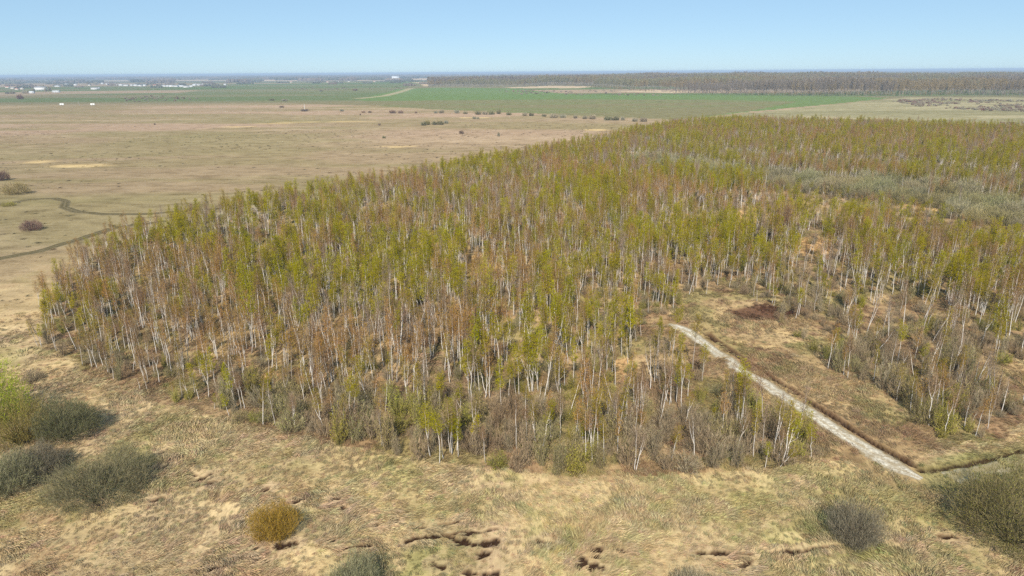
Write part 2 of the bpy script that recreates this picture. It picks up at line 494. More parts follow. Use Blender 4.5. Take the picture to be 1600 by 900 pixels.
def plain_material(name, col, var=.15, scale=2.0, rough=.8):
    m, N, L, out = mat(name)
    tc = N.new('ShaderNodeTexCoord')
    n = noise_tex(N, L, tc.outputs['Object'], scale, 5)
    c = ramp(N, L, n, [(.3, tuple(v * (1 - var) for v in col)), (.7, tuple(min(1, v * (1 + var)) for v in col))])
    p = N.new('ShaderNodeBsdfPrincipled'); p.inputs['Roughness'].default_value = rough
    L.new(c, p.inputs['Base Color']); L.new(p.outputs[0], out.inputs['Surface'])
    return m

# ------------------------------------------------------------------ ground: one sheet to the horizon
def axis(lo, hi, step, grow, lim_lo, lim_hi):
    a = list(np.arange(lo, hi, step))
    s, v = step, a[-1]
    while v < lim_hi:
        s *= grow; v += s; a.append(v)
    b, s, v = [], step, lo
    while v > lim_lo:
        s *= grow; v -= s; b.append(v)
    return np.array(b[::-1] + a)

def build_ground():
    xs = axis(-44, 62, .27, 1.022, -28000, 28000)
    ys = axis(42, 100, .25, 1.016, -600, 30000)
    ys = ys[(ys > 38) | (np.arange(len(ys)) % 6 == 0)]
    X, Y = np.meshgrid(xs, ys)
    x, y = X.ravel(), Y.ravel()
    z = height(x, y)
    nx, ny = len(xs), len(ys)
    i = np.arange(nx * ny).reshape(ny, nx)
    F = np.stack([i[:-1, :-1], i[:-1, 1:], i[1:, 1:], i[1:, :-1]], -1).reshape(-1, 4)
    m = new_mesh('ground', np.stack([x, y, z], -1), F, [ground_material()], smooth=True)
    a = m.attributes.new('tint', 'FLOAT_COLOR', 'POINT')
    c = np.ones((len(x), 4), np.float32)
    c[:, :3] = tint(x, y)
    a.data.foreach_set('color', c.ravel())
    return link('ground', m, kind='structure')

build_ground()

# ------------------------------------------------------------------ tracks
def resample(L, step):
    seg = np.hypot(*np.diff(L, axis=0).T)
    s = np.concatenate([[0], np.cumsum(seg)])
    t = np.arange(0, s[-1] + step * .5, step)
    return np.stack([np.interp(t, s, L[:, 0]), np.interp(t, s, L[:, 1])], -1)

def gravel_material(name, lo, hi, edge):
    m, N, L, out = mat(name)
    tc = N.new('ShaderNodeTexCoord')
    a = noise_tex(N, L, tc.outputs['Object'], 2.2, 6, .75)
    b = noise_tex(N, L, tc.outputs['Object'], .35, 4, .6)
    c = ramp(N, L, a, [(.30, tuple(v * .45 for v in lo)), (.45, lo), (.62, hi)])
    c = mixcol(N, L, ramp(N, L, b, [(.52, (0, 0, 0)), (.66, (.75,) * 3)]), c, edge)
    uv = N.new('ShaderNodeAttribute'); uv.attribute_name = 'side'
    e = math_node(N, L, 'ADD', uv.outputs['Fac'], math_node(N, L, 'MULTIPLY', math_node(N, L, 'SUBTRACT', a, .5), 1.6))
    c = mixcol(N, L, ramp(N, L, e, [(.50, (0, 0, 0)), (.78, (1, 1, 1))]), c, edge)
    mid = math_node(N, L, 'ADD', uv.outputs['Fac'], math_node(N, L, 'MULTIPLY', math_node(N, L, 'SUBTRACT', b, .5), .9))
    c = mixcol(N, L, ramp(N, L, mid, [(.02, (.55,) * 3), (.2, (0, 0, 0))]), c, tuple(v * 1.25 for v in edge))
    d = N.new('ShaderNodeBsdfDiffuse'); L.new(c, d.inputs['Color'])
    bp = N.new('ShaderNodeBump'); bp.inputs['Distance'].default_value = .12; bp.inputs['Strength'].default_value = .8
    L.new(a, bp.inputs['Height']); L.new(bp.outputs[0], d.inputs['Normal'])
    L.new(d.outputs[0], out.inputs['Surface'])
    return m

def strip(name, line, width, material, seed, lift=.05, taper=True, ruts=None):
    P = resample(line, .5)
    T = np.gradient(P, axis=0)
    T /= np.hypot(T[:, 0], T[:, 1])[:, None]
    Nn = np.stack([-T[:, 1], T[:, 0]], -1)
    n, k = len(P), 11
    u = np.linspace(-1, 1, k)
    s = np.arange(n) * .5
    wl = width / 2 * (1 + .3 * (fbm(s, s * 0, 5, seed, 3) - .5) * 2)
    wr = width / 2 * (1 + .3 * (fbm(s, s * 0, 5, seed + 5, 3) - .5) * 2)
    if taper:
        e = np.minimum(1, (s[-1] - s) / 5 + .35) * np.minimum(1, s / 3 + .3)
        wl *= e; wr *= e
    off = np.where(u[None] < 0, u[None] * wl[:, None], u[None] * wr[:, None])
    x = P[:, :1] + Nn[:, :1] * off
    y = P[:, 1:] + Nn[:, 1:] * off
    z = height(x.ravel(), y.ravel()).reshape(x.shape)
    z = z + lift * (1 - u[None] ** 2) + .012
    z[:, 0] -= .06; z[:, -1] -= .06
    i = np.arange(n * k).reshape(n, k)
    F = np.stack([i[:-1, :-1], i[:-1, 1:], i[1:, 1:], i[1:, :-1]], -1).reshape(-1, 4)
    m = new_mesh(name, np.stack([x, y, z], -1).reshape(-1, 3), F, [material], smooth=True)
    a = m.attributes.new('side', 'FLOAT', 'POINT')
    side = np.abs(np.tile(u, (n, 1)))
    if ruts:
        side = np.clip(np.abs(np.abs(side) - ruts) * 2.6, 0, 1)
    a.data.foreach_set('value', side.ravel().astype(np.float32))
    return link(name, m, kind='structure')

gm_a = gravel_material('pale_gravel', (.43, .37, .28), (.76, .70, .58), (.30, .22, .12))
strip('gravel_track', TRACK, 3.9, gm_a, 5)
gm_b = gravel_material('dirt_road_surface', (.33, .275, .165), (.46, .39, .265), (.29, .235, .125))
strip('dirt_road', ROAD_B, 3.4, gm_b, 9, lift=.03, taper=False, ruts=.55)

gm_c = gravel_material('worn_trail_surface', (.10, .08, .04), (.15, .12, .06), (.19, .15, .085))
strip('wheel_trail', TRAIL_A, 4.2, gm_c, 15, lift=.10, taper=False)
strip('wheel_trail', TRAIL_B, 4.6, gm_c, 19, lift=.10, taper=False)

# ------------------------------------------------------------------ plants: geometry
def tubes(paths, sides=5):
    """paths: list of (points (n,3), radii (n)); quads"""
    V, F, base = [], [], 0
    ang = np.arange(sides) / sides * 2 * math.pi
    for P, R in paths:
        P = np.asarray(P, float)
        T = np.gradient(P, axis=0)
        T /= np.linalg.norm(T, axis=1)[:, None] + 1e-9
        ref = np.where(np.abs(T[:, 2:3]) < .9, np.array([[0, 0, 1.0]]), np.array([[1.0, 0, 0]]))
        A = np.cross(T, ref); A /= np.linalg.norm(A, axis=1)[:, None] + 1e-9
        B = np.cross(T, A)
        n = len(P)
        ring = P[:, None] + np.asarray(R)[:, None, None] * (A[:, None] * np.cos(ang)[None, :, None] + B[:, None] * np.sin(ang)[None, :, None])
        V.append(ring.reshape(-1, 3))
        i = base + np.arange(n * sides).reshape(n, sides)
        j = np.roll(i, -1, 1)
        F.append(np.stack([i[:-1], j[:-1], j[1:], i[1:]], -1).reshape(-1, 4))
        base += n * sides
    return np.concatenate(V), np.concatenate(F)

def blades(P, D, Ln, W, rng, droop=0.0):
    """thin pointed strips (one kite-shaped quad each) from P along D"""
    n = len(P)
    D = D / (np.linalg.norm(D, axis=1)[:, None] + 1e-9)
    S = np.cross(D, rng.normal(size=(n, 3)))
    S /= np.linalg.norm(S, axis=1)[:, None] + 1e-9
    Ln, W = np.broadcast_to(Ln, n)[:, None], np.broadcast_to(W, n)[:, None]
    mid = P + D * Ln * .5 + np.array([[0, 0, 1.0]]) * droop * Ln * .25
    tip = P + D * Ln
    V = np.stack([P, mid - S * W * .5, tip, mid + S * W * .5], 1).reshape(-1, 3)
    F = np.arange(4 * n).reshape(n, 4)
    return V, F

def join(parts):
    V, F, M, b = [], [], [], 0
    for v, f, mi in parts:
        V.append(v); F.append(f + b); M.append(np.full(len(f), mi)); b += len(v)
    return np.concatenate(V), np.concatenate(F), np.concatenate(M)

def rand_dirs(rng, n):
    d = rng.normal(size=(n, 3))
    return d / np.linalg.norm(d, axis=1)[:, None]

def birch_geo(seed, H=10.0, leaves=600, leafsize=.16, twigs=420, low=.38, spread=1.0, forks=0):
    rng = np.random.default_rng(seed)
    n = 9
    t = np.linspace(0, 1, n)
    bx, by = rng.normal(0, .22), rng.normal(0, .22)
    wob = np.cumsum(rng.normal(0, .07, (n, 2)), 0)
    spine = np.stack([bx * t ** 1.5 * 1.5 + wob[:, 0], by * t ** 1.5 * 1.5 + wob[:, 1], t * H], -1)
    spine[0, :2] = 0
    spine[0, 2] = -.5
    r = .056 * (1 - t) ** .6 + .018
    r[0] *= 1.25
    at = lambda q: np.array([np.interp(q, t, spine[:, k]) for k in range(3)])
    white, twigp = [(spine, r)], []
    for k in range(forks):
        q = rng.uniform(.25, .5); p = at(q); a = rng.uniform(0, 6.28)
        L = H * (1 - q) * rng.uniform(.6, .85)
        d = np.array([math.cos(a) * .2, math.sin(a) * .2, 1.0])
        pts = np.array([p + d * L * s + np.array([math.cos(a), math.sin(a), 0]) * .25 * math.sin(s * 3) for s in np.linspace(0, 1, 5)])
        white.append((pts, .045 * (1 - np.linspace(0, 1, 5)) + .012))
    nb = 32
    src = []
    for k in range(nb):
        q = low + (1 - low) * (k + rng.uniform(0, .8)) / nb
        q = min(q, .97)
        p = at(q)
        a = k * 2.4 + rng.uniform(-.5, .5)
        L = (.6 + 1.9 * (1 - q) ** .8) * rng.uniform(.7, 1.2) * spread
        up = rng.uniform(.8, 1.9)
        d0 = np.array([math.cos(a), math.sin(a), up]); d0 /= np.linalg.norm(d0)
        s = np.linspace(0, 1, 4)[:, None]
        pts = p + d0 * L * s + np.array([[0, 0, .28]]) * L * s ** 2
        big = L > 1.5 * spread
        (white if big and rng.random() < .15 else twigp).append((pts, (.022 if big else .015) * (1 - s[:, 0]) + .006))
        src.append((pts, L))
    for (pts, rr) in white[1:1 + forks]:
        src.append((pts[1:], 2.2)); src.append((pts[2:], 2.0))
    wts = np.array([L for _, L in src]); wts /= wts.sum()
    def along(m, lo):
        ii = rng.choice(len(src), m, p=wts)
        q = rng.uniform(lo, 1, m)
        P = np.zeros((m, 3)); D = np.zeros((m, 3))
        for j in range(len(src)):
            kk = ii == j
            if kk.any():
                S = src[j][0]; tt = np.linspace(0, 1, len(S))
                P[kk] = np.stack([np.interp(q[kk], tt, S[:, c]) for c in range(3)], -1)
                D[kk] = S[-1] - S[0]
        return P, D / (np.linalg.norm(D, axis=1)[:, None] + 1e-9)
    P, D = along(twigs, .15)
    Dt = D * .8 + rand_dirs(rng, twigs) * .75 + np.array([[0, 0, .1]])
    Lt = rng.uniform(.35, .95, twigs) * spread
    tw = blades(P, Dt, Lt, rng.uniform(.014, .026, twigs), rng, droop=.15)
    ends = P + Dt / np.linalg.norm(Dt, axis=1)[:, None] * Lt[:, None]
    k = rng.integers(0, twigs, leaves)
    q = rng.uniform(.2, 1.05, (leaves, 1))
    LP = P[k] * (1 - q) + ends[k] * q + rng.normal(0, .06, (leaves, 3))
    lf = blades(LP, rand_dirs(rng, leaves) + np.array([[0, 0, -.3]]), rng.uniform(.7, 1.4, leaves) * leafsize, rng.uniform(.6, 1.0, leaves) * leafsize, rng)
    wt = tubes(white, 5)
    tp = tubes(twigp, 3) if twigp else None
    return wt, tp, tw, lf

def shrub_geo(seed, R=2.0, H=2.4, stems=40, twigs=900, leaves=0, upright=.5, hollow=.45, twl=(.4, .8), tww=.03, leafsize=.1, lump=.25, vase=.12):
    """many-stemmed bush: stems from the base fan out to an uneven dome, twigs thicken its outer shell"""
    rng = np.random.default_rng(seed)
    ph = rng.uniform(0, 6.28, 4); am = rng.uniform(.4, 1, 4)
    def dome(n):
        a = rng.uniform(0, 6.28, n)
        el = np.arcsin(rng.uniform(.02, 1, n) ** (.8))
        f = 1 + lump * (am[0] * np.sin(2 * a + ph[0]) * .5 + am[1] * np.sin(3 * a + ph[1]) * .35 + am[2] * np.sin(5 * a + 4 * el + ph[2]) * .4 + am[3] * np.sin(9 * a + 7 * el + ph[3]) * .3 + .22 * np.sin(17 * a + ph[1]) * np.sin(13 * el + ph[2]))
        f2 = 1 - vase * (1 - np.minimum(1, np.sin(el) * 2.2))
        ce = np.cos(el) ** .8
        return np.stack([np.cos(a) * ce * R * f * f2, np.sin(a) * ce * R * f * f2, np.sin(el) * H * f * .92 + .08 * H], -1)
    E = dome(stems)
    B = np.zeros((stems, 3)); B[:, :2] = E[:, :2] * .12 + rng.normal(0, R * .05, (stems, 2)); B[:, 2] = -.25
    paths = []
    for b, e in zip(B, E):
        s = np.linspace(0, 1, 4)[:, None]
        p = b + (e - b) * s
        p[:, 2] += (np.sin(s[:, 0] * math.pi) * .12 * H)
        paths.append((p, .03 * (1 - s[:, 0]) * (R / 2) ** .5 + .008))
    st = tubes(paths, 3)
    nc = max(12, twigs // 30)
    Cn = dome(nc)
    T = dome(twigs)
    kc = rng.integers(0, nc, twigs)
    T = np.where(rng.random((twigs, 1)) < .62, Cn[kc] * rng.uniform(.86, 1.06, nc)[kc][:, None] + rng.normal(0, .07, (twigs, 3)) * np.array([[R, R, H]]), T)
    T[:, 2] = np.maximum(T[:, 2], .03 * H)
    q = hollow + (1 - hollow) * rng.random((twigs, 1)) ** .55
    P = T * q
    D = T / (np.linalg.norm(T, axis=1)[:, None]) * (1 - upright) + np.array([[0, 0, 1.0]]) * upright + rand_dirs(rng, twigs) * .55
    Lt = rng.uniform(*twl, twigs) * np.where(rng.random(twigs) < .10, 1.9, 1.0)
    P = P - D / np.linalg.norm(D, axis=1)[:, None] * Lt[:, None] * .6
    P[:, 2] = np.maximum(P[:, 2], .02)
    tw = blades(P, D, Lt, rng.uniform(.6, 1.3, twigs) * tww, rng, droop=.1)
    lf = None
    if leaves:
        k = rng.integers(0, twigs, leaves)
        LP = P[k] + D[k] / np.linalg.norm(D[k], axis=1)[:, None] * Lt[k][:, None] * rng.uniform(.3, 1.05, (leaves, 1)) + rng.normal(0, .04, (leaves, 3))
        lf = blades(LP, rand_dirs(rng, leaves), rng.uniform(.7, 1.4, leaves) * leafsize, rng.uniform(.5, .9, leaves) * leafsize, rng)
    return st, tw, lf

# ------------------------------------------------------------------ plants: materials
BARK = bark_material()
TW_BROWN = leaf_material('birch_twig', (.25, .16, .09), .3, .1, (1.1, .95, .9))
TW_GREY = leaf_material('grey_twig', (.28, .215, .15), .3, .1, (1.1, 1.0, .95))
TW_OLIVE = leaf_material('olive_twig', (.24, .17, .05), .3, .15, (1.0, 1.0, .9))
LEAFS = {
    'green': leaf_material('birch_leaf_yellow_green', (.46, .375, .005), .35, .45, (.82, .97, 1.0)),
    'olive': leaf_material('birch_leaf_olive', (.42, .30, .012), .35, .4, (.85, .95, 1.2)),
    'ochre': leaf_material('birch_bud_ochre', (.47, .30, .05), .3, .35, (1.05, .85, 1.0)),
    'rust': leaf_material('birch_bud_rust', (.30, .205, .095), .3, .25, (1.08, .93, .9)),
    'bare': leaf_material('birch_catkin_grey', (.34, .27, .185), .3, .2, (1.0, .92, .9)),
}
CLASSES = ['green', 'olive', 'ochre', 'rust', 'bare']
LEAFN = {'green': (1500, .108, 240), 'olive': (760, .098, 250), 'ochre': (640, .098, 270), 'rust': (330, .09, 380), 'bare': (110, .08, 320)}

BIRCH = {}          # (class, shape) -> (trunk mesh, crown mesh, whole mesh)
SHAPES = [dict(H=10, low=.48, spread=.85, forks=0), dict(H=10.5, low=.58, spread=.85, forks=0), dict(H=9.5, low=.44, spread=1.0, forks=1), dict(H=10, low=.5, spread=.95, forks=1), dict(H=10, low=.40, spread=.6, forks=0)]
def build_birch(cls, k):
    lv, ls, tg = LEAFN[cls]
    par = dict(SHAPES[k])
    par['spread'] *= 1.1 if cls == 'green' else 1.0 if cls in ('olive', 'ochre') else 1.0
    wt, tp, tw, lf = birch_geo(100 + k + 10 * CLASSES.index(cls), leaves=lv, leafsize=ls, twigs=tg, **par)
    twm = TW_OLIVE if cls in ('green', 'olive') else TW_GREY if cls == 'bare' else TW_BROWN
    V, F, M = join([(*tp, 0), (*tw, 0), (*lf, 1)])
    crown = new_mesh('crown', V, F, [twm, LEAFS[cls]], M)
    trunk = new_mesh('trunk', wt[0], wt[1], [BARK], smooth=True)
    V, F, M = join([(*wt, 0), (*tp, 1), (*tw, 1), (*lf, 2)])
    whole = new_mesh('birch', V, F, [BARK, twm, LEAFS[cls]], M)
    return trunk, crown, whole
for cls in CLASSES:
    for k in range(len(SHAPES)):
        BIRCH[cls, k] = build_birch(cls, k)

def shrub_mats(name, twig, leaf, hue=(1.1, .95, .9)):
    return leaf_material(name + '_stem', tuple(v * .75 for v in twig), .2, 0, hue), leaf_material(name + '_twig', twig, .3, .15, hue), leaf_material(name + '_leaf', leaf, .3, .35, hue)
SH_M = {
    'grey': shrub_mats('grey_willow', (.33, .275, .18), (.32, .30, .13)),
    'brown': shrub_mats('brown_sapling', (.30, .24, .155), (.33, .27, .13)),
    'sage': shrub_mats('sage_willow', (.32, .28, .155), (.34, .335, .10)),
    'lime': shrub_mats('leafing_willow', (.30, .27, .10), (.38, .38, .05)),
}
SHK = ['grey', 'brown', 'sage', 'lime']
SHRUB = {}
for ci, cls in enumerate(SHK):
    for k in range(3):
        par = [dict(R=1.2, H=3.0, upright=.8, hollow=.3, stems=26, twigs=520), dict(R=1.6, H=2.3, upright=.5, hollow=.4, stems=28, twigs=640), dict(R=.95, H=4.0, upright=.9, hollow=.2, stems=22, twigs=520)][k]
        lv = {'grey': 120, 'brown': 90, 'sage': 320, 'lime': 650}[cls]
        st, tw, lf = shrub_geo(300 + 10 * ci + k, leaves=lv, leafsize=.11, tww=.032, **par)
        ms = SH_M[cls]
        stems = new_mesh('stems', st[0], st[1], [ms[0]], smooth=True)
        V, F, M = join([(*tw, 0), (*lf, 1)])
        crown = new_mesh('crown', V, F, [ms[1], ms[2]], M)
        V, F, M = join([(*st, 0), (*tw, 1), (*lf, 2)])
        whole = new_mesh('shrub', V, F, list(ms), M)
        SHRUB[cls, k] = (stems, crown, whole)

# ------------------------------------------------------------------ scatter with geometry nodes: masses nobody could count
def scatter(name, pos, scale, rot, vi, meshes, label, cat, col=None, scz=None):
    m = bpy.data.meshes.new(name)
    n = len(pos)
    m.vertices.add(n)
    m.vertices.foreach_set('co', np.ascontiguousarray(pos, np.float32).ravel())
    s3 = np.stack([scale, scale, scale if scz is None else scz], -1)
    for an, ty, dat, key in (('scl', 'FLOAT_VECTOR', s3, 'vector'), ('rot', 'FLOAT_VECTOR', rot, 'vector'), ('vi', 'INT', vi, 'value')):
        a = m.attributes.new(an, ty, 'POINT')
        a.data.foreach_set(key, np.ascontiguousarray(dat, np.int32 if ty == 'INT' else np.float32).ravel())
    if col is not None:
        a = m.attributes.new('tint', 'FLOAT_COLOR', 'POINT')
        c = np.ones((n, 4), np.float32); c[:, :3] = col
        a.data.foreach_set('color', c.ravel())
    o = link(name, m, kind='stuff', label=label, cat=cat)
    ng = bpy.data.node_groups.new(name, 'GeometryNodeTree')
    ng.interface.new_socket('Geometry', in_out='INPUT', socket_type='NodeSocketGeometry')
    ng.interface.new_socket('Geometry', in_out='OUTPUT', socket_type='NodeSocketGeometry')
    N, L = ng.nodes, ng.links
    gi, go, jn = N.new('NodeGroupInput'), N.new('NodeGroupOutput'), N.new('GeometryNodeJoinGeometry')
    def attr(nm, ty):
        a = N.new('GeometryNodeInputNamedAttribute'); a.data_type = ty
        a.inputs['Name'].default_value = nm
        return a.outputs['Attribute']
    sa, ra, va = attr('scl', 'FLOAT_VECTOR'), attr('rot', 'FLOAT_VECTOR'), attr('vi', 'INT')
    e2r = N.new('FunctionNodeEulerToRotation'); L.new(ra, e2r.inputs[0])
    for k, me in enumerate(meshes):
        if not (vi == k).any():
            continue
        src = bpy.data.objects.new(me.name + '_source', me)
        oi = N.new('GeometryNodeObjectInfo'); oi.inputs['Object'].default_value = src; oi.inputs['As Instance'].default_value = False
        cp = N.new('FunctionNodeCompare'); cp.data_type = 'INT'; cp.operation = 'EQUAL'
        L.new(va, cp.inputs[2]); cp.inputs[3].default_value = k
        ip = N.new('GeometryNodeInstanceOnPoints')
        L.new(gi.outputs[0], ip.inputs['Points']); L.new(cp.outputs[0], ip.inputs['Selection'])
        L.new(oi.outputs['Geometry'], ip.inputs['Instance'])
        L.new(e2r.outputs[0], ip.inputs['Rotation']); L.new(sa, ip.inputs['Scale'])
        L.new(ip.outputs[0], jn.inputs[0])
    L.new(jn.outputs[0], go.inputs[0])
    md = o.modifiers.new('scatter', 'NODES'); md.node_group = ng
    return o

def z3(x, y, dz=0.0):
    return np.stack([x, y, height(x, y) + dz], -1)

# ------------------------------------------------------------------ the birch wood
def sample_poly(P, dens, seed, lim=None):
    rng = np.random.default_rng(seed)
    lo, hi = P.min(0), P.max(0)
    if lim is not None:
        hi = np.minimum(hi, lim)
    n = int((hi[0] - lo[0]) * (hi[1] - lo[1]) * dens)
    x, y = rng.uniform(lo[0], hi[0], n), rng.uniform(lo[1], hi[1], n)
    k = in_poly(x, y, P)
    return x[k], y[k], rng

def in_view(x, y, margin=40, top=12.0):
    u, v, d = to_px(x, y)
    u2, v2, d2 = to_px(x, y, top)
    return (d > 1) & (np.maximum(u, u2) > -margin) & (np.minimum(u, u2) < 1600 + margin) & (v > -50) & (v2 < 900 + margin)

def thin(x, y, dmin, rng):
    """drop points closer than dmin to an earlier one (grid of cells)"""
    keep, cell = [], {}
    for i in range(len(x)):
        cx, cy = int(x[i] // dmin), int(y[i] // dmin)
        ok = True
        for a in (-1, 0, 1):
            for b in (-1, 0, 1):
                for j in cell.get((cx + a, cy + b), ()):
                    if (x[i] - x[j]) ** 2 + (y[i] - y[j]) ** 2 < dmin * dmin:
                        ok = False
        if ok:
            cell.setdefault((cx, cy), []).append(i)
            keep.append(i)
    return np.array(keep, int)

def wood_birches():
    x, y, rng = sample_poly(WOOD, .195, 1)
    dens = .28 + 1.0 * sstep(.38, .60, fbm(x, y, 12, 81, 3))
    dens *= np.where(in_poly(x, y, SPARSE), .42, 1.0)
    dens *= np.where(in_poly(x, y, SHRUBBY), .5, 1.0)
    dens *= np.where(in_poly(x, y, WILLOW_BAND), .04, 1.0)
    dens *= np.where(in_poly(x, y, PALE_SCRUB), .22, 1.0)
    dens *= np.where(in_poly(x, y, BAND_FRONT), .3, 1.0)
    dens *= np.where(in_poly(x, y, THICKET), 2.0, 1.0)
    for P in OPEN:
        dens *= np.where(in_poly(x, y, P), .10, 1.0)
    k = rng.random(len(x)) < dens
    k &= (dist_line(x, y, TRACK) > 7) & (dist_line(x, y, DITCH) > 1.5)
    x, y = x[k], y[k]
    kk = thin(x, y, 1.1, rng)
    x, y = x[kk], y[kk]
    # some grow in clumps of two to five stems
    cl = rng.random(len(x)) < .10
    ex, ey = [x], [y]
    for i in np.where(cl)[0]:
        m = rng.integers(1, 5)
        ex.append(x[i] + rng.normal(0, .55, m)); ey.append(y[i] + rng.normal(0, .55, m))
    x, y = np.concatenate(ex), np.concatenate(ey)
    k = in_view(x, y, 130)
    x, y = x[k], y[k]
    n = len(x)
    # height: tall inside, lower towards the meadow edge
    edge = dist_line(x, y, np.vstack([WOOD, WOOD[:1]]))
    hs = (.65 + .25 * sstep(2, 26, edge)) * rng.normal(1, .24, n).clip(.4, 1.5) * (1 - .1 * sstep(200, 500, y))
    front = in_poly(x, y, BAND_FRONT)
    hs = np.where(front, hs * .48, hs)
    # leafing: patches of the same stage
    g = fbm(x, y, 16, 82, 3) * 1.25 - .125 + rng.normal(0, .17, n)
    g2 = fbm(x, y, 26, 83, 3) * 1.25 - .125 + rng.normal(0, .17, n)
    far = sstep(300, 500, y)
    cls = np.full(n, 4)
    cls[g2 > .34] = 3
    cls[g2 > .51] = 2
    cls[g + .02 * far > .48] = 1
    cls[g + .02 * far > .57] = 0
    fr = in_poly(x, y, SHRUBBY) | in_poly(x, y, SPARSE)
    cls = np.where(fr & (rng.random(n) < .55), rng.choice([1, 3, 4, 2], n, p=[.3, .3, .25, .15]), cls)
    shp = rng.integers(0, 5, n)
    return x, y, hs, cls, shp, rng

bx, by, bh, bc, bs, brng = wood_birches()
dist = np.hypot(bx, by)
vis = in_view(bx, by, -5, 8)
order = np.argsort(np.where(vis, dist / bh ** .7, 1e9))
NEAR_B = order[:300]
REST_B = order[300:]
lsd = np.where(brng.random(len(bx)) < .06, .2, .05)
lean = np.stack([brng.normal(0, 1, len(bx)) * lsd, brng.normal(0, 1, len(bx)) * lsd, brng.uniform(0, 6.28, len(bx))], -1)

LOOK = {'green': 'with bright yellow-green leaves', 'olive': 'with thin olive leaves', 'ochre': 'with ochre buds', 'rust': 'with rusty brown twigs', 'bare': 'with bare grey twigs'}
edge_all = dist_line(bx, by, np.vstack([WOOD, WOOD[:1]]))
td = dist_line(bx, by, TRACK)
along_n = (TRACK[-1] - TRACK[0]) / np.linalg.norm(TRACK[-1] - TRACK[0])
sidev = (bx - TRACK[0][0]) * along_n[1] - (by - TRACK[0][1]) * along_n[0]   # > 0: beyond the track
def where_birch(i):
    if sidev[i] > 0 and by[i] < 150 and bx[i] > 20:
        return 'in the scrub across the gravel track', 'across the gravel track'
    if td[i] < 14:
        return 'on the wooded side of the gravel track', 'along the gravel track'
    if edge_all[i] < 7:
        return 'on the wood edge facing the meadow', 'on the meadow edge of the wood'
    return 'inside the wood behind its meadow edge', 'inside the wood'

def copy_plant(name, parts, loc, rot, scale, label, cat, group):
    e = link(name, None, label=label, cat=cat, group=group)
    e.location, e.rotation_euler, e.scale = loc, rot, scale
    e.empty_display_size = .5
    for pn, me in parts:
        link(pn, me, parent=e)
    return e

bz = height(bx, by)
for i in NEAR_B:
    cls = CLASSES[bc[i]]
    tr, cr, _ = BIRCH[cls, int(bs[i])]
    wl, wg = where_birch(i)
    size = ('small' if bh[i] < .52 else 'tall' if bh[i] > .78 else 'mid-height') + (' straight birch', ' high-crowned birch', ' forked birch', ' crooked forked birch', ' narrow-crowned birch')[bs[i]]
    w = bh[i] ** .6
    copy_plant('birch_tree', (('trunk', tr), ('crown', cr)), (bx[i], by[i], bz[i]), lean[i], (w, w, bh[i]),
               f'{size} {LOOK[cls]} {wl}', 'birch tree', f'{size}es {LOOK[cls]} {wg}')
pos = np.stack([bx, by, bz], -1)[REST_B]
scatter('birch_wood', pos, bh[REST_B] ** .6, lean[REST_B], bc[REST_B] * 5 + bs[REST_B], [BIRCH[c, k][2] for c in CLASSES for k in range(5)],
        'young birch wood in early leaf stretching back from the meadow', 'birch wood', scz=bh[REST_B])

# ------------------------------------------------------------------ undergrowth
def wood_shrubs():
    x, y, rng = sample_poly(WOOD, .26, 2)
    dens = .14 + .34 * sstep(.42, .62, fbm(x, y, 11, 84, 3))
    sh, sp = in_poly(x, y, SHRUBBY), in_poly(x, y, SPARSE)
    wb, ps = in_poly(x, y, WILLOW_BAND), in_poly(x, y, PALE_SCRUB)
    dens = np.where(sh, .85, dens)
    dens = np.where(sp, .5 * sstep(.4, .6, fbm(x, y, 10, 85, 2)) + .12, dens)
    dens = np.where(in_poly(x, y, THICKET), .6, dens)
    dens = np.where(ps, .6, dens)
    dens = np.where(wb, .06, dens)
    for P in OPEN:
        dens *= np.where(in_poly(x, y, P), .12, 1)
    k = (rng.random(len(x)) < dens) & (dist_line(x, y, TRACK) > 4.2) & (dist_line(x, y, DITCH) > 1.6)
    x, y = x[k], y[k]
    kk = thin(x, y, 1.3, rng); x, y = x[kk], y[kk]
    k = in_view(x, y, 120, 4); x, y = x[k], y[k]
    n = len(x)
    sh, ps, wb = in_poly(x, y, SHRUBBY), in_poly(x, y, PALE_SCRUB), in_poly(x, y, WILLOW_BAND)
    g = fbm(x, y, 9, 86, 3) + rng.normal(0, .12, n)
    cls = np.where(g > .66, 3, np.where(g > .52, 2, np.where(g > .30, 0, 1)))
    cls = np.where(ps, rng.choice([2, 3, 0], n, p=[.6, .25, .15]), cls)
    cls = np.where(wb, rng.choice([2, 0], n, p=[.5, .5]), cls)
    s = rng.uniform(.55, 1.15, n) * np.where(sh, 1.42, .9)
    s = np.where(ps, rng.uniform(1.1, 1.9, n), s)
    s = np.where(in_poly(x, y, THICKET), rng.uniform(.9, 1.5, n), s)
    s = np.where(wb, rng.uniform(.8, 1.3, n), s)
    return x, y, s, cls, rng.integers(0, 3, n), rng

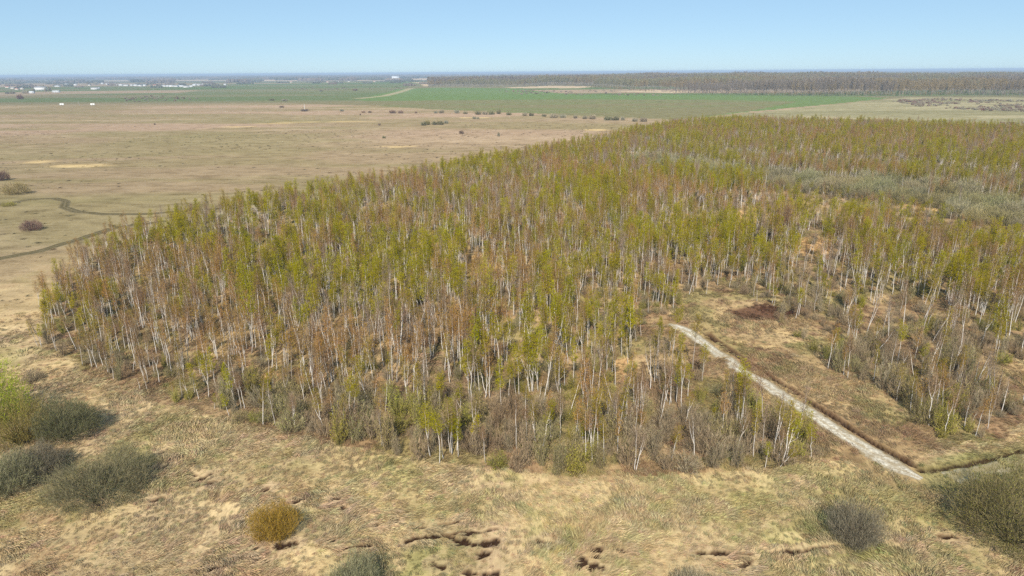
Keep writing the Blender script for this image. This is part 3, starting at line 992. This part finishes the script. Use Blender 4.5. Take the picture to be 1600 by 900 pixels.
sx, sy, ss, scl, sk, srng = wood_shrubs()
wbm = in_poly(sx, sy, WILLOW_BAND)
sk = np.where(wbm, 1, sk)
sv = in_view(sx, sy, -5, 2)
order = np.argsort(np.where(sv, np.hypot(sx, sy) / ss ** .8, 1e9))
NEAR_S, REST_S = order[:260], order[260:]
srot = np.stack([srng.normal(0, .06, len(sx)), srng.normal(0, .06, len(sx)), srng.uniform(0, 6.28, len(sx))], -1)
sz = height(sx, sy)
SLOOK = {'grey': 'grey-olive twiggy willow shrub', 'brown': 'brown leafless sapling thicket', 'sage': 'sage-green budding willow shrub', 'lime': 'yellow-green leafing willow shrub'}
SFORM = ['of upright bushy form', 'of low spreading form', 'of tall narrow form']
sside = (sx - TRACK[0][0]) * along_n[1] - (sy - TRACK[0][1]) * along_n[0]
for i in NEAR_S:
    cls = SHK[scl[i]]
    st, cr, _ = SHRUB[cls, int(sk[i])]
    if sside[i] > 0 and sx[i] > 20 and sy[i] < 170:
        wl = 'across the gravel track'
    elif wbm[i]:
        wl = 'in the willow band crossing the wood'
    else:
        wl = 'under the birches near the meadow'
    copy_plant('willow_shrub', (('stems', st), ('crown', cr)), (sx[i], sy[i], sz[i]), srot[i], (ss[i],) * 3,
               f'{SLOOK[cls]} {SFORM[sk[i]]} {wl}', 'shrub', f'{SLOOK[cls]}s {SFORM[sk[i]]} {wl}')
scatter('wood_undergrowth', np.stack([sx, sy, sz], -1)[REST_S], ss[REST_S], srot[REST_S], scl[REST_S] * 3 + sk[REST_S], [SHRUB[c, k][2] for c in SHK for k in range(3)],
        'grey and olive willow undergrowth filling the birch wood', 'undergrowth')

# ------------------------------------------------------------------ band of rounded willows that crosses the wood
wx_, wy_, wr_ = sample_poly(WILLOW_BAND, .05, 6)
kk = thin(wx_, wy_, 5.2, wr_)
wx_, wy_ = wx_[kk], wy_[kk]
kk = in_view(wx_, wy_, 10, 5)
wx_, wy_ = wx_[kk], wy_[kk]
M_BAND = [shrub_mats('band_willow_grey', (.31, .285, .18), (.31, .31, .14)), shrub_mats('band_willow_green', (.30, .285, .15), (.33, .335, .115))]
band = []
for k in range(4):
    st, tw, lf = shrub_geo(330 + k, R=4.3, H=4.6, stems=46, twigs=2600, leaves=1500, upright=.4, hollow=.5, twl=(.6, 1.3), tww=.055, leafsize=.16, lump=.3)
    ms = M_BAND[k % 2]
    V, F, M = join([(*tw, 0), (*lf, 1)])
    band.append((new_mesh('stems', st[0], st[1], [ms[0]], smooth=True), new_mesh('crown', V, F, [ms[1], ms[2]], M)))
wz_ = height(wx_, wy_)
for i in range(len(wx_)):
    k = int(wr_.integers(0, 4)); q = wr_.uniform(1.0, 1.7)
    big = 'broad' if q > 1.35 else 'smaller'
    lab = f"{big} rounded {('grey', 'green-grey')[k % 2]} willow in the band crossing the wood"
    copy_plant('band_willow', (('stems', band[k][0]), ('crown', band[k][1])), (wx_[i], wy_[i], wz_[i]), (0, 0, wr_.uniform(0, 6.28)), (q, q, q * wr_.uniform(.8, 1.1)), lab, 'willow', lab.replace('willow', 'willows'))

# ------------------------------------------------------------------ large bushes that stand alone
def big_bush(px, py, width_px, height_m, style, label, seed, twigs, leaves=0, leafsize=.12, mats=None, tww=.03, squash=1.0, upright=.45, hollow=.5, stems=60, name='willow_bush', twl=(.5, 1.0), cat='bush', rot=0.0, lump=.22, vase=.15):
    g = G(px, py)
    _, _, dpt = to_px(np.array(g[0]), np.array(g[1]))
    R = width_px / F_PX * float(dpt) / 2
    st, tw, lf = shrub_geo(seed, R=R, H=height_m * 1.12, stems=stems, twigs=int(twigs * 1.5), leaves=int(leaves * 1.6), upright=upright, hollow=hollow, twl=twl, tww=tww, leafsize=leafsize, lump=lump, vase=vase)
    st[0][:, 1] *= squash; tw[0][:, 1] *= squash
    ms = mats or SH_M[style]
    e = link(name, None, label=label, cat=cat)
    e.location = (g[0], g[1], float(height(np.array([g[0]]), np.array([g[1]]))[0]))
    e.rotation_euler = (0, 0, rot)
    link('stems', new_mesh('stems', st[0], st[1], [ms[0]], smooth=True), parent=e)
    parts = [(*tw, 0)]
    if lf is not None:
        lf[0][:, 1] *= squash
        parts.append((*lf, 1))
    V, F, M = join(parts)
    link('crown', new_mesh('crown', V, F, [ms[1], ms[2]], M), parent=e)
    return e

M_DARKWILLOW = shrub_mats('dark_willow', (.15, .155, .085), (.165, .195, .065))
M_OLIVEWILLOW = shrub_mats('olive_willow', (.225, .195, .095), (.27, .265, .065))
M_OCHRE = shrub_mats('ochre_osier', (.38, .235, .042), (.42, .30, .04), (1, 1, 1))
M_GREYBUSH = shrub_mats('grey_brown_willow', (.225, .195, .135), (.235, .235, .11))
M_YELLOW = shrub_mats('yellow_stemmed_willow', (.30, .23, .07), (.26, .26, .075), (1, 1, 1))
M_FRESH = shrub_mats('fresh_leaf_willow', (.28, .285, .05), (.34, .40, .02), (1, 1, 1))
M_RED = shrub_mats('reddish_willow', (.21, .13, .105), (.23, .16, .11))
M_SAGE2 = shrub_mats('silver_sage_willow', (.225, .22, .13), (.235, .26, .10))

big_bush(158, 775, 158, 4.4, 'grey', 'wide domed grey-olive willow bush alone on the meadow beside dark runnels', 501, 7500, 2600, .10, M_SAGE2, .034, hollow=.55, lump=.28)
big_bush(430, 838, 86, 3.6, 'ochre', 'ochre-gold osier bush on the dry meadow', 502, 3600, 1200, .09, M_OCHRE, .028, upright=.6, twl=(.4, .8), lump=.22, vase=.5)
big_bush(1334, 848, 92, 4.6, 'grey', 'round grey-brown leafless willow bush at the end of a runnel', 503, 5200, 400, .08, M_GREYBUSH, .028, upright=.5, twl=(.5, 1.0), lump=.2, vase=.45, hollow=.3)
big_bush(1580, 838, 190, 7.2, 'olive', 'very large dense olive willow bush below the track junction', 504, 11000, 6500, .12, M_OLIVEWILLOW, .036, upright=.4, hollow=.55, lump=.34, stems=90)
big_bush(547, 946, 112, 4.2, 'grey', 'grey-green willow bush on the meadow below the runnels', 505, 5200, 1500, .09, M_SAGE2, .03, lump=.3)
big_bush(1092, 956, 108, 3.6, 'grey', 'low grey willow bush on the open dry meadow', 506, 5000, 1200, .09, SH_M['grey'], .03, lump=.3)
big_bush(108, 682, 100, 5.0, 'dark', 'dark grey-green willow bush at the end of the willow thicket', 507, 6500, 2600, .10, M_DARKWILLOW, .034, hollow=.5, lump=.22)
big_bush(38, 690, 110, 6.6, 'yellow', 'tall open willow with yellow stems inside the thicket', 508, 3200, 2200, .11, M_YELLOW, .032, upright=.6, hollow=.3, lump=.3, stems=80)
big_bush(-2, 660, 105, 9.0, 'fresh', 'tall willow tree with fresh lime-green leaves behind the thicket', 509, 2600, 6500, .15, M_FRESH, .03, upright=.65, hollow=.45, lump=.3, stems=60)
big_bush(62, 742, 92, 3.4, 'brown', 'brownish grey low willow bush in front of the yellow-stemmed willow', 510, 5200, 900, .09, M_GREYBUSH, .03, lump=.3)
big_bush(10, 765, 110, 4.0, 'sage', 'silvery sage-green willow bush beside the brownish low bush', 511, 6000, 2200, .10, M_SAGE2, .032, lump=.3)
# bushes out in the dry field
big_bush(26, 303, 44, 4.6, 'sage', 'round green-grey willow bush alone in the far dry field near the wheel trail', 520, 2600, 1400, .2, SH_M['sage'], .06, twl=(.6, 1.2))
big_bush(50, 360, 36, 3.2, 'red', 'low reddish brown bush in the dry field between two wheel trails', 521, 2000, 200, .12, M_RED, .045, twl=(.5, 1.0))
big_bush(2, 282, 26, 4.4, 'red', 'dark reddish brown bush in the dry field beyond the wheel trail', 522, 1600, 200, .15, M_RED, .07, twl=(.6, 1.2))
big_bush(32, 155, 10, 8.5, 'dark', 'dark round tree alone by the green strip of field', 523, 900, 300, .5, M_RED, .35, twl=(1.2, 2.4), name='field_tree', cat='tree')
big_bush(14, 322, 22, 1.3, 'lime', 'low green sedge-like bush where the wheel trail bends', 524, 700, 500, .14, SH_M['lime'], .04, twl=(.3, .6))
big_bush(52, 595, 34, 1.8, 'grey', 'small grey bush between the willow thicket and the wood edge', 525, 700, 100, .09, SH_M['grey'], .035, twl=(.3, .7))

FIELD = [(476, 174, 11, 4.2, 'red', 'beside the thin white pole'), (534, 174, 8, 3.6, 'dark', ''), (568, 176, 7, 2.6, 'red', ''), (578, 176, 6, 2.6, 'red', ''), (613, 177, 12, 5, 'red', ''), (626, 177, 10, 4.6, 'red', ''), (650, 177, 5, 3, 'red', ''),
         (681, 177, 6, 3.5, 'dark', ''), (690, 177, 8, 5.2, 'dark', ''), (714, 177, 9, 5.5, 'dark', ''), (727, 178, 7, 3.6, 'sage', ''), (747, 179, 11, 5, 'sage', ''), (758, 179, 10, 5, 'dark', ''), (768, 179, 11, 5, 'sage', ''), (779, 178, 8, 6.5, 'sage', ''),
         (795, 180, 10, 4.6, 'sage', ''), (820, 181, 9, 4.6, 'dark', ''), (830, 181, 9, 4.2, 'sage', ''), (850, 182, 9, 3.2, 'sage', ''), (865, 184, 14, 5.5, 'dark', ''), (879, 184, 10, 5, 'dark', ''), (899, 185, 8, 4.6, 'dark', ''), (914, 186, 9, 4.6, 'dark', ''),
         (926, 186, 14, 5.6, 'dark', ''), (950, 188, 13, 5.6, 'sage', ''), (962, 188, 13, 5, 'sage', ''), (973, 188, 8, 4.6, 'dark', ''), (992, 190, 10, 5, 'dark', ''), (1005, 190, 12, 5, 'dark', ''), (1057, 192, 14, 5, 'red', ''),
         (662, 196, 11, 4.5, 'sage', 'a'), (668, 195, 9, 5.2, 'lime', 'a'), (679, 195, 10, 4.2, 'sage', 'a'), (688, 195, 11, 5, 'sage', 'a'), (697, 193, 8, 3.6, 'dark', 'a'),
         (741, 186, 7, 3.4, 'dark', 'b'), (747, 186, 5, 3, 'dark', 'b'), (721, 209, 9, 3.2, 'red', 'c'), (779, 213, 5, 4, 'dark', 'c'), (593, 196, 4, 2.6, 'red', 'c'), (563, 180, 3, 2.4, 'red', 'c'), (600, 216, 6, 2.2, 'sage', 'c'), (242, 195, 3, 2, 'red', 'c'), (440, 168, 8, 3, 'red', 'c'), (425, 157, 10, 4, 'sage', 'c'), (445, 158, 12, 5, 'dark', 'c'),
         (502, 143, 6, 7, 'dark', 'd'), (555, 142, 9, 6, 'red', 'd')]
M_FIELD = shrub_mats('field_willow', (.36, .335, .24), (.35, .35, .20))
M_FIELDR = shrub_mats('field_brown_bush', (.29, .215, .165), (.28, .21, .14))
fm = {'red': M_FIELDR, 'dark': M_FIELD, 'sage': M_SAGE2, 'lime': SH_M['lime']}
fl = {'red': 'reddish brown', 'dark': 'grey-green', 'sage': 'sage-green', 'lime': 'yellow-green'}
fw = {'': 'in the row along the green field edge', 'a': 'in the clump out on the dry field', 'b': 'of the pair between the row and the wood', 'c': 'scattered on the far dry field', 'd': 'standing on the far green strip', 'beside the thin white pole': 'beside the thin white pole in the dry field'}
fproto = {}
for q, (px, py, wpx, h, sty, wkey) in enumerate(FIELD):
    g = G(px, py)
    _, _, dpt = to_px(np.array(g[0]), np.array(g[1]))
    R = wpx / F_PX * float(dpt) / 2
    key = (sty, q % 3)
    if key not in fproto:
        st, tw, lf = shrub_geo(600 + q, R=2.5, H=2.5, stems=30, twigs=900, leaves=300, upright=.5, hollow=.35, twl=(.6, 1.3), tww=.10, leafsize=.22, lump=.35)
        V, F, M = join([(*tw, 0), (*lf, 1)])
        fproto[key] = (new_mesh('stems', st[0], st[1], [fm[sty][0]]), new_mesh('crown', V, F, [fm[sty][1], fm[sty][2]], M))
    lab = f'{fl[sty]} bush {fw[wkey]}'
    copy_plant('field_bush', (('stems', fproto[key][0]), ('crown', fproto[key][1])), (g[0], g[1], float(height(np.array([g[0]]), np.array([g[1]]))[0])), (0, 0, q * 1.3), (R / 2.5 * 1.15, R / 2.5, .82 * h / 2.5), lab, 'bush', f'{fl[sty]} bushes {fw[wkey]}')

# ------------------------------------------------------------------ dry grass tufts
def tuft_mesh(name, seed, n, L, lean, spread, m, w=.03):
    rng = np.random.default_rng(seed)
    P = np.zeros((n, 3)); P[:, :2] = rng.normal(0, spread, (n, 2)); P[:, 2] = -.03
    D = np.stack([rng.normal(1.4 + lean, .4, n), rng.normal(0, .5, n), rng.uniform(.15, .6, n)], -1)
    V, F = blades(P, D, rng.uniform(.6, 1.2, n) * L, w, rng, droop=.5)
    return new_mesh(name, V, F, [m])
TUFT = leaf_material('dry_grass_blade', (1, 1, 1), .28, .25, attr='tint')
tufts = [tuft_mesh('tuft', 700 + k, 26, L, ln, sp, TUFT, w) for k, (L, ln, sp, w) in enumerate(((.75, .5, .2, .05), (.6, .1, .26, .05), (1.0, .9, .2, .05), (.5, .0, .34, .055)))]

def grass_points(n, seed, ymin, ymax):
    rng = np.random.default_rng(seed)
    y = np.sqrt(rng.uniform(ymin ** 2, ymax ** 2, n))
    x = rng.uniform(-.85, .85, n) * (y + 12)
    k = in_view(x, y, 30, 1) & (dist_line(x, y, TRACK) > 1.55) & (peat_mask(x, y, .28) < .05) & (ditch_mask(x, y) < .3) & (dist_line(x, y, DITCH) > 1.0) & (dist_line(x, y, DITCH_C) > .8)
    k &= (dist_line(x, y, ROAD_B) > 1.5) | (rng.random(n) < .25)
    return x[k], y[k], rng
x1, y1, r1 = grass_points(62000, 4, 46, 112)
x2, y2, r2 = grass_points(60000, 5, 100, 230)
k1 = r1.random(len(x1)) < .55 + .45 * sstep(.40, .52, fbm(x1, y1, 5, 97, 3))
x1, y1 = x1[k1], y1[k1]
k2 = r2.random(len(x2)) < np.where(in_poly(x2, y2, WOOD), .8, 1 - sstep(105, 205, np.hypot(x2, y2)))
x2, y2 = x2[k2], y2[k2]
x3, y3, r3 = grass_points(4200, 8, 170, 720)
k3 = ~in_poly(x3, y3, WOOD) & (r3.random(len(x3)) < sstep(.42, .62, fbm(x3 * .5, y3, 45, 98, 3)))
x3, y3 = x3[k3], y3[k3]
gx, gy = np.concatenate([x1, x2, x3]), np.concatenate([y1, y2, y3])
gcol = 1.15 * tint(gx, gy) * r1.uniform(.84, 1.14, (len(gx), 1)) * (1 + r1.normal(0, .05, (len(gx), 3)))
flow = (fbm(gx, gy, 12, 95, 3) - .5) * 6 + .7
gs = r1.uniform(.6, 1.25, len(gx)) * (.65 + .7 * sstep(.35, .65, fbm(gx, gy, 5, 96, 2))) * np.where(gy > 112, 1.25, 1)
grot = np.stack([0 * gx, 0 * gx, flow + r1.normal(0, .3, len(gx))], -1)
far_t = np.arange(len(gx)) >= len(x1) + len(x2)
gs = np.where(far_t, r1.uniform(.9, 2.0, len(gx)), gs)
gcol = np.where(far_t[:, None], gcol * .72, gcol)
scatter('dry_grass', z3(gx, gy), gs, grot, r1.integers(0, 4, len(gx)), tufts, 'matted dry straw-coloured grass of the meadow', 'grass', col=gcol)

# ------------------------------------------------------------------ far woods
FAR_BARK = leaf_material('far_wood_bark', (.34, .29, .24), .2, 0)
def far_tree_mesh(seed, lm, tm):
    wt, tp, tw, lf = birch_geo(seed, H=10, leaves=300, leafsize=.42, twigs=160, low=.35, spread=1.0)
    tw[0][:] = tw[0]
    V, F, M = join([(*wt, 0), (*tw, 1), (*lf, 2)])
    return new_mesh('far_tree', V, F, [FAR_BARK, tm, lm], M)
FAR_L = [leaf_material('far_wood_olive', (.29, .245, .11), .3, .2, (.9, 1, 1.2)), leaf_material('far_wood_brown', (.31, .23, .11), .3, .2), leaf_material('far_wood_grey', (.25, .20, .145), .3, .2), leaf_material('far_scrub_dark', (.125, .085, .065), .3, .2)]
far_trees = [far_tree_mesh(800 + k, FAR_L[k % 3], TW_GREY) for k in range(6)]
FW = GP([(668, 137), (720, 137), (800, 137), (870, 136.5), (930, 140), (1000, 145), (1100, 148.5), (1200, 150.5), (1320, 152), (1400, 151.5), (1500, 150.5), (1600, 151.5), (2100, 158), (2000, 121), (1300, 117.5), (1000, 119.5), (800, 122), (668, 126)])
fx, fy, fr = sample_poly(FW, .009, 21)
gap = in_poly(fx, fy, GP([(1290, 122), (1440, 121.5), (1500, 125), (1490, 128), (1300, 127.5)])) | in_poly(fx, fy, FAR_STRIPS[1]) | in_poly(fx, fy, FAR_STRIPS[0])
u, v, d = to_px(fx, fy)
k = ~gap & (u > -60) & (u < 1660) & (fr.random(len(fx)) < np.clip(1.5 - d / 3500, .22, 1))
fx, fy, d = fx[k], fy[k], d[k]
fedge = dist_line(fx, fy, FW[:12])
n = len(fx)
low = (fedge < 60) & (fx > 150)
fsc = np.where(low, fr.uniform(.45, .9, n), fr.uniform(1.6, 2.3, n))
fsc = fsc * (.55 + .9 * fbm(fx, fy, 150, 102, 3)) * (.7 + .5 * fbm(fx, fy, 700, 103, 2))
fsw = fsc * np.clip(d / 2200, .9, 2.2) * .9
scatter('far_wood', z3(fx, fy), fsw, np.stack([0 * fx, 0 * fx, fr.uniform(0, 6.28, n)], -1), (np.clip((fbm(fx * .5, fy, 260, 101, 2) - .3) * 7.5, 0, 2.99).astype(int) + 3 * fr.integers(0, 2, n)), far_trees, 'brownish leafless wood beyond the green field', 'wood', scz=fsc)

def clump_mesh(seed, m):
    rng = np.random.default_rng(seed)
    V, F, b = [], [], 0
    for k in range(46):
        c = np.array([rng.uniform(-60, 60), rng.uniform(-28, 28), 0]); r = rng.uniform(4, 9); h = rng.uniform(10, 19)
        a = np.arange(6) / 6 * 6.283 + rng.uniform(0, 1)
        rings = []
        for q, (zz, rr) in enumerate(((0, .75), (.45, 1.0), (.8, .7), (1, .12))):
            j = rng.uniform(.8, 1.2, 6) * r * rr
            rings.append(np.stack([c[0] + np.cos(a) * j, c[1] + np.sin(a) * j, np.full(6, h * zz)], -1))
        V.append(np.concatenate(rings))
        i = b + np.arange(24).reshape(4, 6)
        jn = np.roll(i, -1, 1)
        F.append(np.stack([i[:-1], jn[:-1], jn[1:], i[1:]], -1).reshape(-1, 4))
        b += 24
    return new_mesh('far_clump', np.concatenate(V), np.concatenate(F), [m])
CL_M = [leaf_material('distant_wood_dark', (.11, .11, .075), .25, 0), leaf_material('distant_wood_brown', (.17, .135, .10), .25, 0)]
clumps = [clump_mesh(900 + k, CL_M[k % 2]) for k in range(4)]
rng = np.random.default_rng(33)
n = 26000
y = rng.uniform(2600, 20000, n)
x = rng.uniform(-.85, .85, n) * y
dn = sstep(.50, .58, fbm(x * .35, y, 900, 97, 3)) + .10 * sstep(.45, .6, fbm(x * .5, y, 300, 98, 2)) + .6 * sstep(9000, 14000, y)
u, v, d = to_px(x, y)
village = (u < 760) & (v > 124) & (v < 141)
dn = np.where(village, .10, dn)
k = (rng.random(n) < dn * .5) & ~in_poly(x, y, FW) & ~in_poly(x, y, FAR_GREEN) & ~in_poly(x, y, LEFT_GREEN) & ~in_poly(x, y, RIGHT_FIELD)
x, y = x[k], y[k]
n = len(x)
cs = np.where(y < 4500, rng.uniform(.25, .6, n), rng.uniform(.7, 1.6, n))
scatter('distant_woods', z3(x, y, -.5), cs, np.stack([0 * x, 0 * x, rng.uniform(-.25, .25, n)], -1), rng.integers(0, 4, n), clumps, 'bluish woods along the horizon', 'wood', scz=np.where(y < 4500, .55, 1.0) * rng.uniform(.7, 1.2, n))

# low scrub on the right-hand field and between fields
scp = [GP(p) for p in ([(1390, 158), (1470, 154), (1700, 160), (1700, 177), (1550, 174), (1440, 168)], [(770, 141), (960, 142), (1100, 147), (1040, 150), (800, 148)], [(185, 155), (250, 149), (310, 154), (290, 160), (200, 160)], [(1580, 190), (1700, 195), (1700, 208), (1560, 206), (1400, 203), (1440, 198)],
                       [(460, 138), (640, 138), (630, 141), (440, 142)])]
px_, py_, pz_ = [], [], []
for q, P in enumerate(scp):
    x, y, r_ = sample_poly(P, (.014, .0016, .003, .012, .0012)[q], 40 + q)
    k = r_.random(len(x)) < sstep(.42, .6, fbm(x * .5, y, 40, 99, 2)) + .1
    px_.append(x[k]); py_.append(y[k])
x, y = np.concatenate(px_), np.concatenate(py_)
rng = np.random.default_rng(44)
far_sh = [new_mesh('far_shrub', *(lambda g: (join([(*g[1], 0), (*g[2], 1)])[0], join([(*g[1], 0), (*g[2], 1)])[1]))(shrub_geo(950 + k, R=2.6, H=2.4, stems=8, twigs=260, leaves=200, twl=(.8, 1.6), tww=.2, leafsize=.4)), [m]) for k, m in enumerate((M_FIELD[1], M_FIELDR[1], M_RED[1]))]
scatter('field_scrub', z3(x, y), rng.uniform(.5, 1.2, len(x)), np.stack([0 * x, 0 * x, rng.uniform(0, 6.28, len(x))], -1), rng.choice(3, len(x), p=[.6, .28, .12]), far_sh, 'low grey-brown scrub on the far fields', 'scrub')

# ------------------------------------------------------------------ far village
WALLS = {'white': plain_material('white_render_wall', (.64, .63, .61)), 'cream': plain_material('cream_wall', (.62, .55, .44)), 'brick': plain_material('brick_wall', (.36, .20, .14))}
ROOFS = {'pale': plain_material('pale_metal_roof', (.55, .56, .58), rough=.5), 'grey': plain_material('grey_slate_roof', (.28, .28, .29)), 'red': plain_material('red_roof', (.34, .12, .08))}
GLASS = plain_material('dark_window', (.04, .05, .06), rough=.2)

def box_vf(x0, x1, y0, y1, z0, z1):
    V = np.array([[x, y, z] for z in (z0, z1) for y in (y0, y1) for x in (x0, x1)], float)
    F = np.array([[0, 2, 3, 1], [4, 5, 7, 6], [0, 1, 5, 4], [2, 6, 7, 3], [0, 4, 6, 2], [1, 3, 7, 5]])
    return V, F

HOUSE_MESH = {}
def house(px, py, L, W, hw, wall, roof, label, group, name='village_house', cat='house', rz=None, rise=.5, windows=True):
    g = G(px, py)
    e = link(name, None, label=label, cat=cat, group=group)
    e.location = (g[0], g[1], 0)
    e.rotation_euler = (0, 0, random.uniform(-.4, .4) if rz is None else rz)
    key = (L, W, hw, wall, roof, rise, windows)
    if key not in HOUSE_MESH:
        V, F = box_vf(-L / 2, L / 2, -W / 2, W / 2, -1, hw)
        wm = new_mesh('wall', V, F, [WALLS[wall]])
        o = .5
        h = hw + W * .5 * rise
        Vr = np.array([[-L / 2 - o, -W / 2 - o, hw - .1], [L / 2 + o, -W / 2 - o, hw - .1], [L / 2 + o, 0, h], [-L / 2 - o, 0, h], [-L / 2 - o, W / 2 + o, hw - .1], [L / 2 + o, W / 2 + o, hw - .1],
                       [-L / 2 - o, -W / 2 - o, hw + .15], [L / 2 + o, -W / 2 - o, hw + .15], [L / 2 + o, 0, h + .25], [-L / 2 - o, 0, h + .25], [-L / 2 - o, W / 2 + o, hw + .15], [L / 2 + o, W / 2 + o, hw + .15]])
        Fr = np.array([[0, 3, 2, 1], [3, 4, 5, 2], [6, 7, 8, 9], [9, 8, 11, 10], [0, 1, 7, 6], [4, 10, 11, 5], [0, 6, 9, 3], [3, 9, 10, 4], [1, 2, 8, 7], [2, 5, 11, 8]])
        Vg = np.array([[-L / 2, -W / 2, hw], [-L / 2, W / 2, hw], [-L / 2, 0, h], [-L / 2, 0, h], [L / 2, -W / 2, hw], [L / 2, W / 2, hw], [L / 2, 0, h], [L / 2, 0, h]])
        rm = new_mesh('roof', Vr, Fr, [ROOFS[roof]])
        gmh = bpy.data.meshes.new('gable')
        gmh.from_pydata([tuple(p) for p in Vg[[0, 1, 2, 4, 5, 6]]], [], [(0, 2, 1), (3, 4, 5)])
        gmh.materials.append(WALLS[wall])
        wd = None
        if windows:
            V, F = box_vf(-.7, .7, -.06, .06, 0, 1.4)
            wd = new_mesh('window', V, F, [GLASS])
        HOUSE_MESH[key] = (wm, rm, gmh, wd)
    wm, rm, gmh, wd = HOUSE_MESH[key]
    link('wall', wm, parent=e); link('roof', rm, parent=e); link('gable', gmh, parent=e)
    if wd:
        nw = max(2, int(L // 4))
        for k in range(nw):
            w = link('window', wd, parent=e)
            w.location = (-L / 2 + L * (k + .5) / nw, -W / 2 - .05, 1.0)

VG = 'white houses of the far village'
for q, (px, py) in enumerate([(160, 131.5), (168, 132.5), (173, 133), (184, 133.8), (189, 134.2), (197, 134.5), (206, 134.4), (212, 134.6), (219, 135), (226, 134.6), (252, 134), (256, 135.5), (262, 135.8), (268, 136), (275, 136), (279, 135.5), (284, 136.2), (291, 137),
                              (299, 136.3), (305, 133.6), (311, 133.8), (317, 133.4), (325, 133.9), (330, 133.6), (352, 133.4), (304, 134.2), (90, 136), (118, 133.6), (104, 133), (148, 140), (153, 139.4)]):
    L, W, h = ((12, 9, 4.5), (16, 9, 5), (22, 10, 5))[q % 3]
    r = ('pale', 'pale', 'grey')[q % 3]
    house(px, py, L, W, h, 'white', r, {'pale': 'white house with pale metal roof in the far village', 'grey': 'white house with grey roof in the far village'}[r], VG + (' with pale roofs' if r == 'pale' else ' with grey roofs'), windows=q % 2 == 0)
for q, (px, py) in enumerate([(20, 139), (12, 137.5), (35, 139.8), (27, 140.5), (140, 134), (242, 134.5), (340, 134.6), (480, 128.5), (492, 128.8), (512, 129), (528, 128.6), (455, 129), (545, 128.2), (585, 128.4), (600, 128), (690, 123.4), (698, 123.6), (706, 123.8)]):
    house(px, py, 13, 9, 4.5, 'cream', 'red' if q % 2 else 'grey', 'cream house with red roof in the far settlement' if q % 2 else 'cream house with grey roof in the far settlement', 'cream houses of the far settlement with ' + ('red roofs' if q % 2 else 'grey roofs'), windows=False)
house(64, 141.5, 34, 16, 10, 'white', 'grey', 'large white farm building among dark trees at the village end', None, name='farm_building', cat='building', rz=.15, rise=.4)
house(50, 146, 12, 9, 4, 'white', 'pale', 'small white shed beside the large white farm building', None, name='farm_shed', cat='shed', rz=.1)
house(88, 144.5, 20, 8, 3.5, 'white', 'pale', 'long low white shed on the green strip by the farm building', None, name='farm_shed', cat='shed', rz=0)
house(618, 126, 48, 30, 16, 'white', 'pale', 'tall white hall in the distance left of the wood'.replace(' left of', ' beyond'), None, name='distant_hall', cat='building', rz=.3, rise=.9)
# dark trees around the farm building
for q, (px, py, wpx, h) in enumerate([(52, 143, 6, 10), (72, 143, 5, 13), (78, 142, 5, 14), (67, 139.5, 8, 15), (12, 146.5, 9, 6), (20, 146.5, 9, 7), (38, 146, 8, 8), (45, 146, 7, 7), (139, 133, 8, 13), (150, 132.5, 6, 13)]):
    g = G(px, py)
    _, _, dpt = to_px(np.array(g[0]), np.array(g[1]))
    R = wpx / F_PX * float(dpt) / 2
    a, b = fproto['dark', [k for (s, k) in fproto if s == 'dark'][0]]
    copy_plant('village_tree', (('trunk', a), ('crown', b)), (g[0], g[1], 0), (0, 0, q), (R / 2.5, R / 2.5, h / 2.5), 'dark tree by the farm end of the far village', 'tree', 'dark trees by the farm end of the village')

# white boards on posts and thin poles in the dry field
POST = plain_material('grey_post', (.35, .34, .32)); BOARD = plain_material('white_board', (.82, .82, .80), .05)
for px in (97, 145):
    g = G(px, 166)
    e = link('field_board', None, label='white double board on grey posts at the far field edge', cat='board', group='white boards at the far field edge')
    e.location = (g[0], g[1], 0)
    for sx_ in (-1, 1):
        V, F = box_vf(-1.7, 1.7, -.12, .12, 1.6, 4.4)
        o = link('panel', new_mesh('panel', V, F, [BOARD]), parent=e); o.location = (sx_ * 1.85, 0, 0)
        V, F = box_vf(-.12, .12, -.1, .1, -.6, 1.6)
        o = link('post', new_mesh('post', V, F, [POST]), parent=e); o.location = (sx_ * 1.85, 0, 0)
for px, py, h, lab in ((124, 166, 8.5, 'thin grey pole between the two white boards'), (476, 171, 7.5, 'thin white pole beside a reddish bush in the dry field')):
    g = G(px, py)
    e = link('field_pole', None, label=lab, cat='pole')
    e.location = (g[0], g[1], 0)
    V, F = tubes([(np.array([[0, 0, -.6], [0, 0, h * .5], [0, 0, h]]), np.array([.22, .2, .17]))], 8)
    link('post', new_mesh('post', V, F, [BOARD if px == 476 else POST]), parent=e)
    V, F = box_vf(-.7, .7, -.08, .08, h - .8, h - .6)
    V[:, 1] -= .28
    link('crossbar', new_mesh('crossbar', V, F, [POST]), parent=e)

# ------------------------------------------------------------------ haze over the plain
HAZE_DENSITY = 1.15e-4
hm, N, L, out = mat('haze_air')
pv = N.new('ShaderNodeVolumePrincipled')
pv.inputs['Color'].default_value = (.62, .78, 1.0, 1)
pv.inputs['Density'].default_value = HAZE_DENSITY
pv.inputs['Density Attribute'].default_value = ''
pv.inputs['Temperature Attribute'].default_value = ''
L.new(pv.outputs[0], out.inputs['Volume'])
V, F = box_vf(-30000, 30000, -1200, 32000, -3.5, 56)
link('haze', new_mesh('haze', V, F, [hm]), kind='stuff', label='thin blue haze over the far plain', cat='haze')
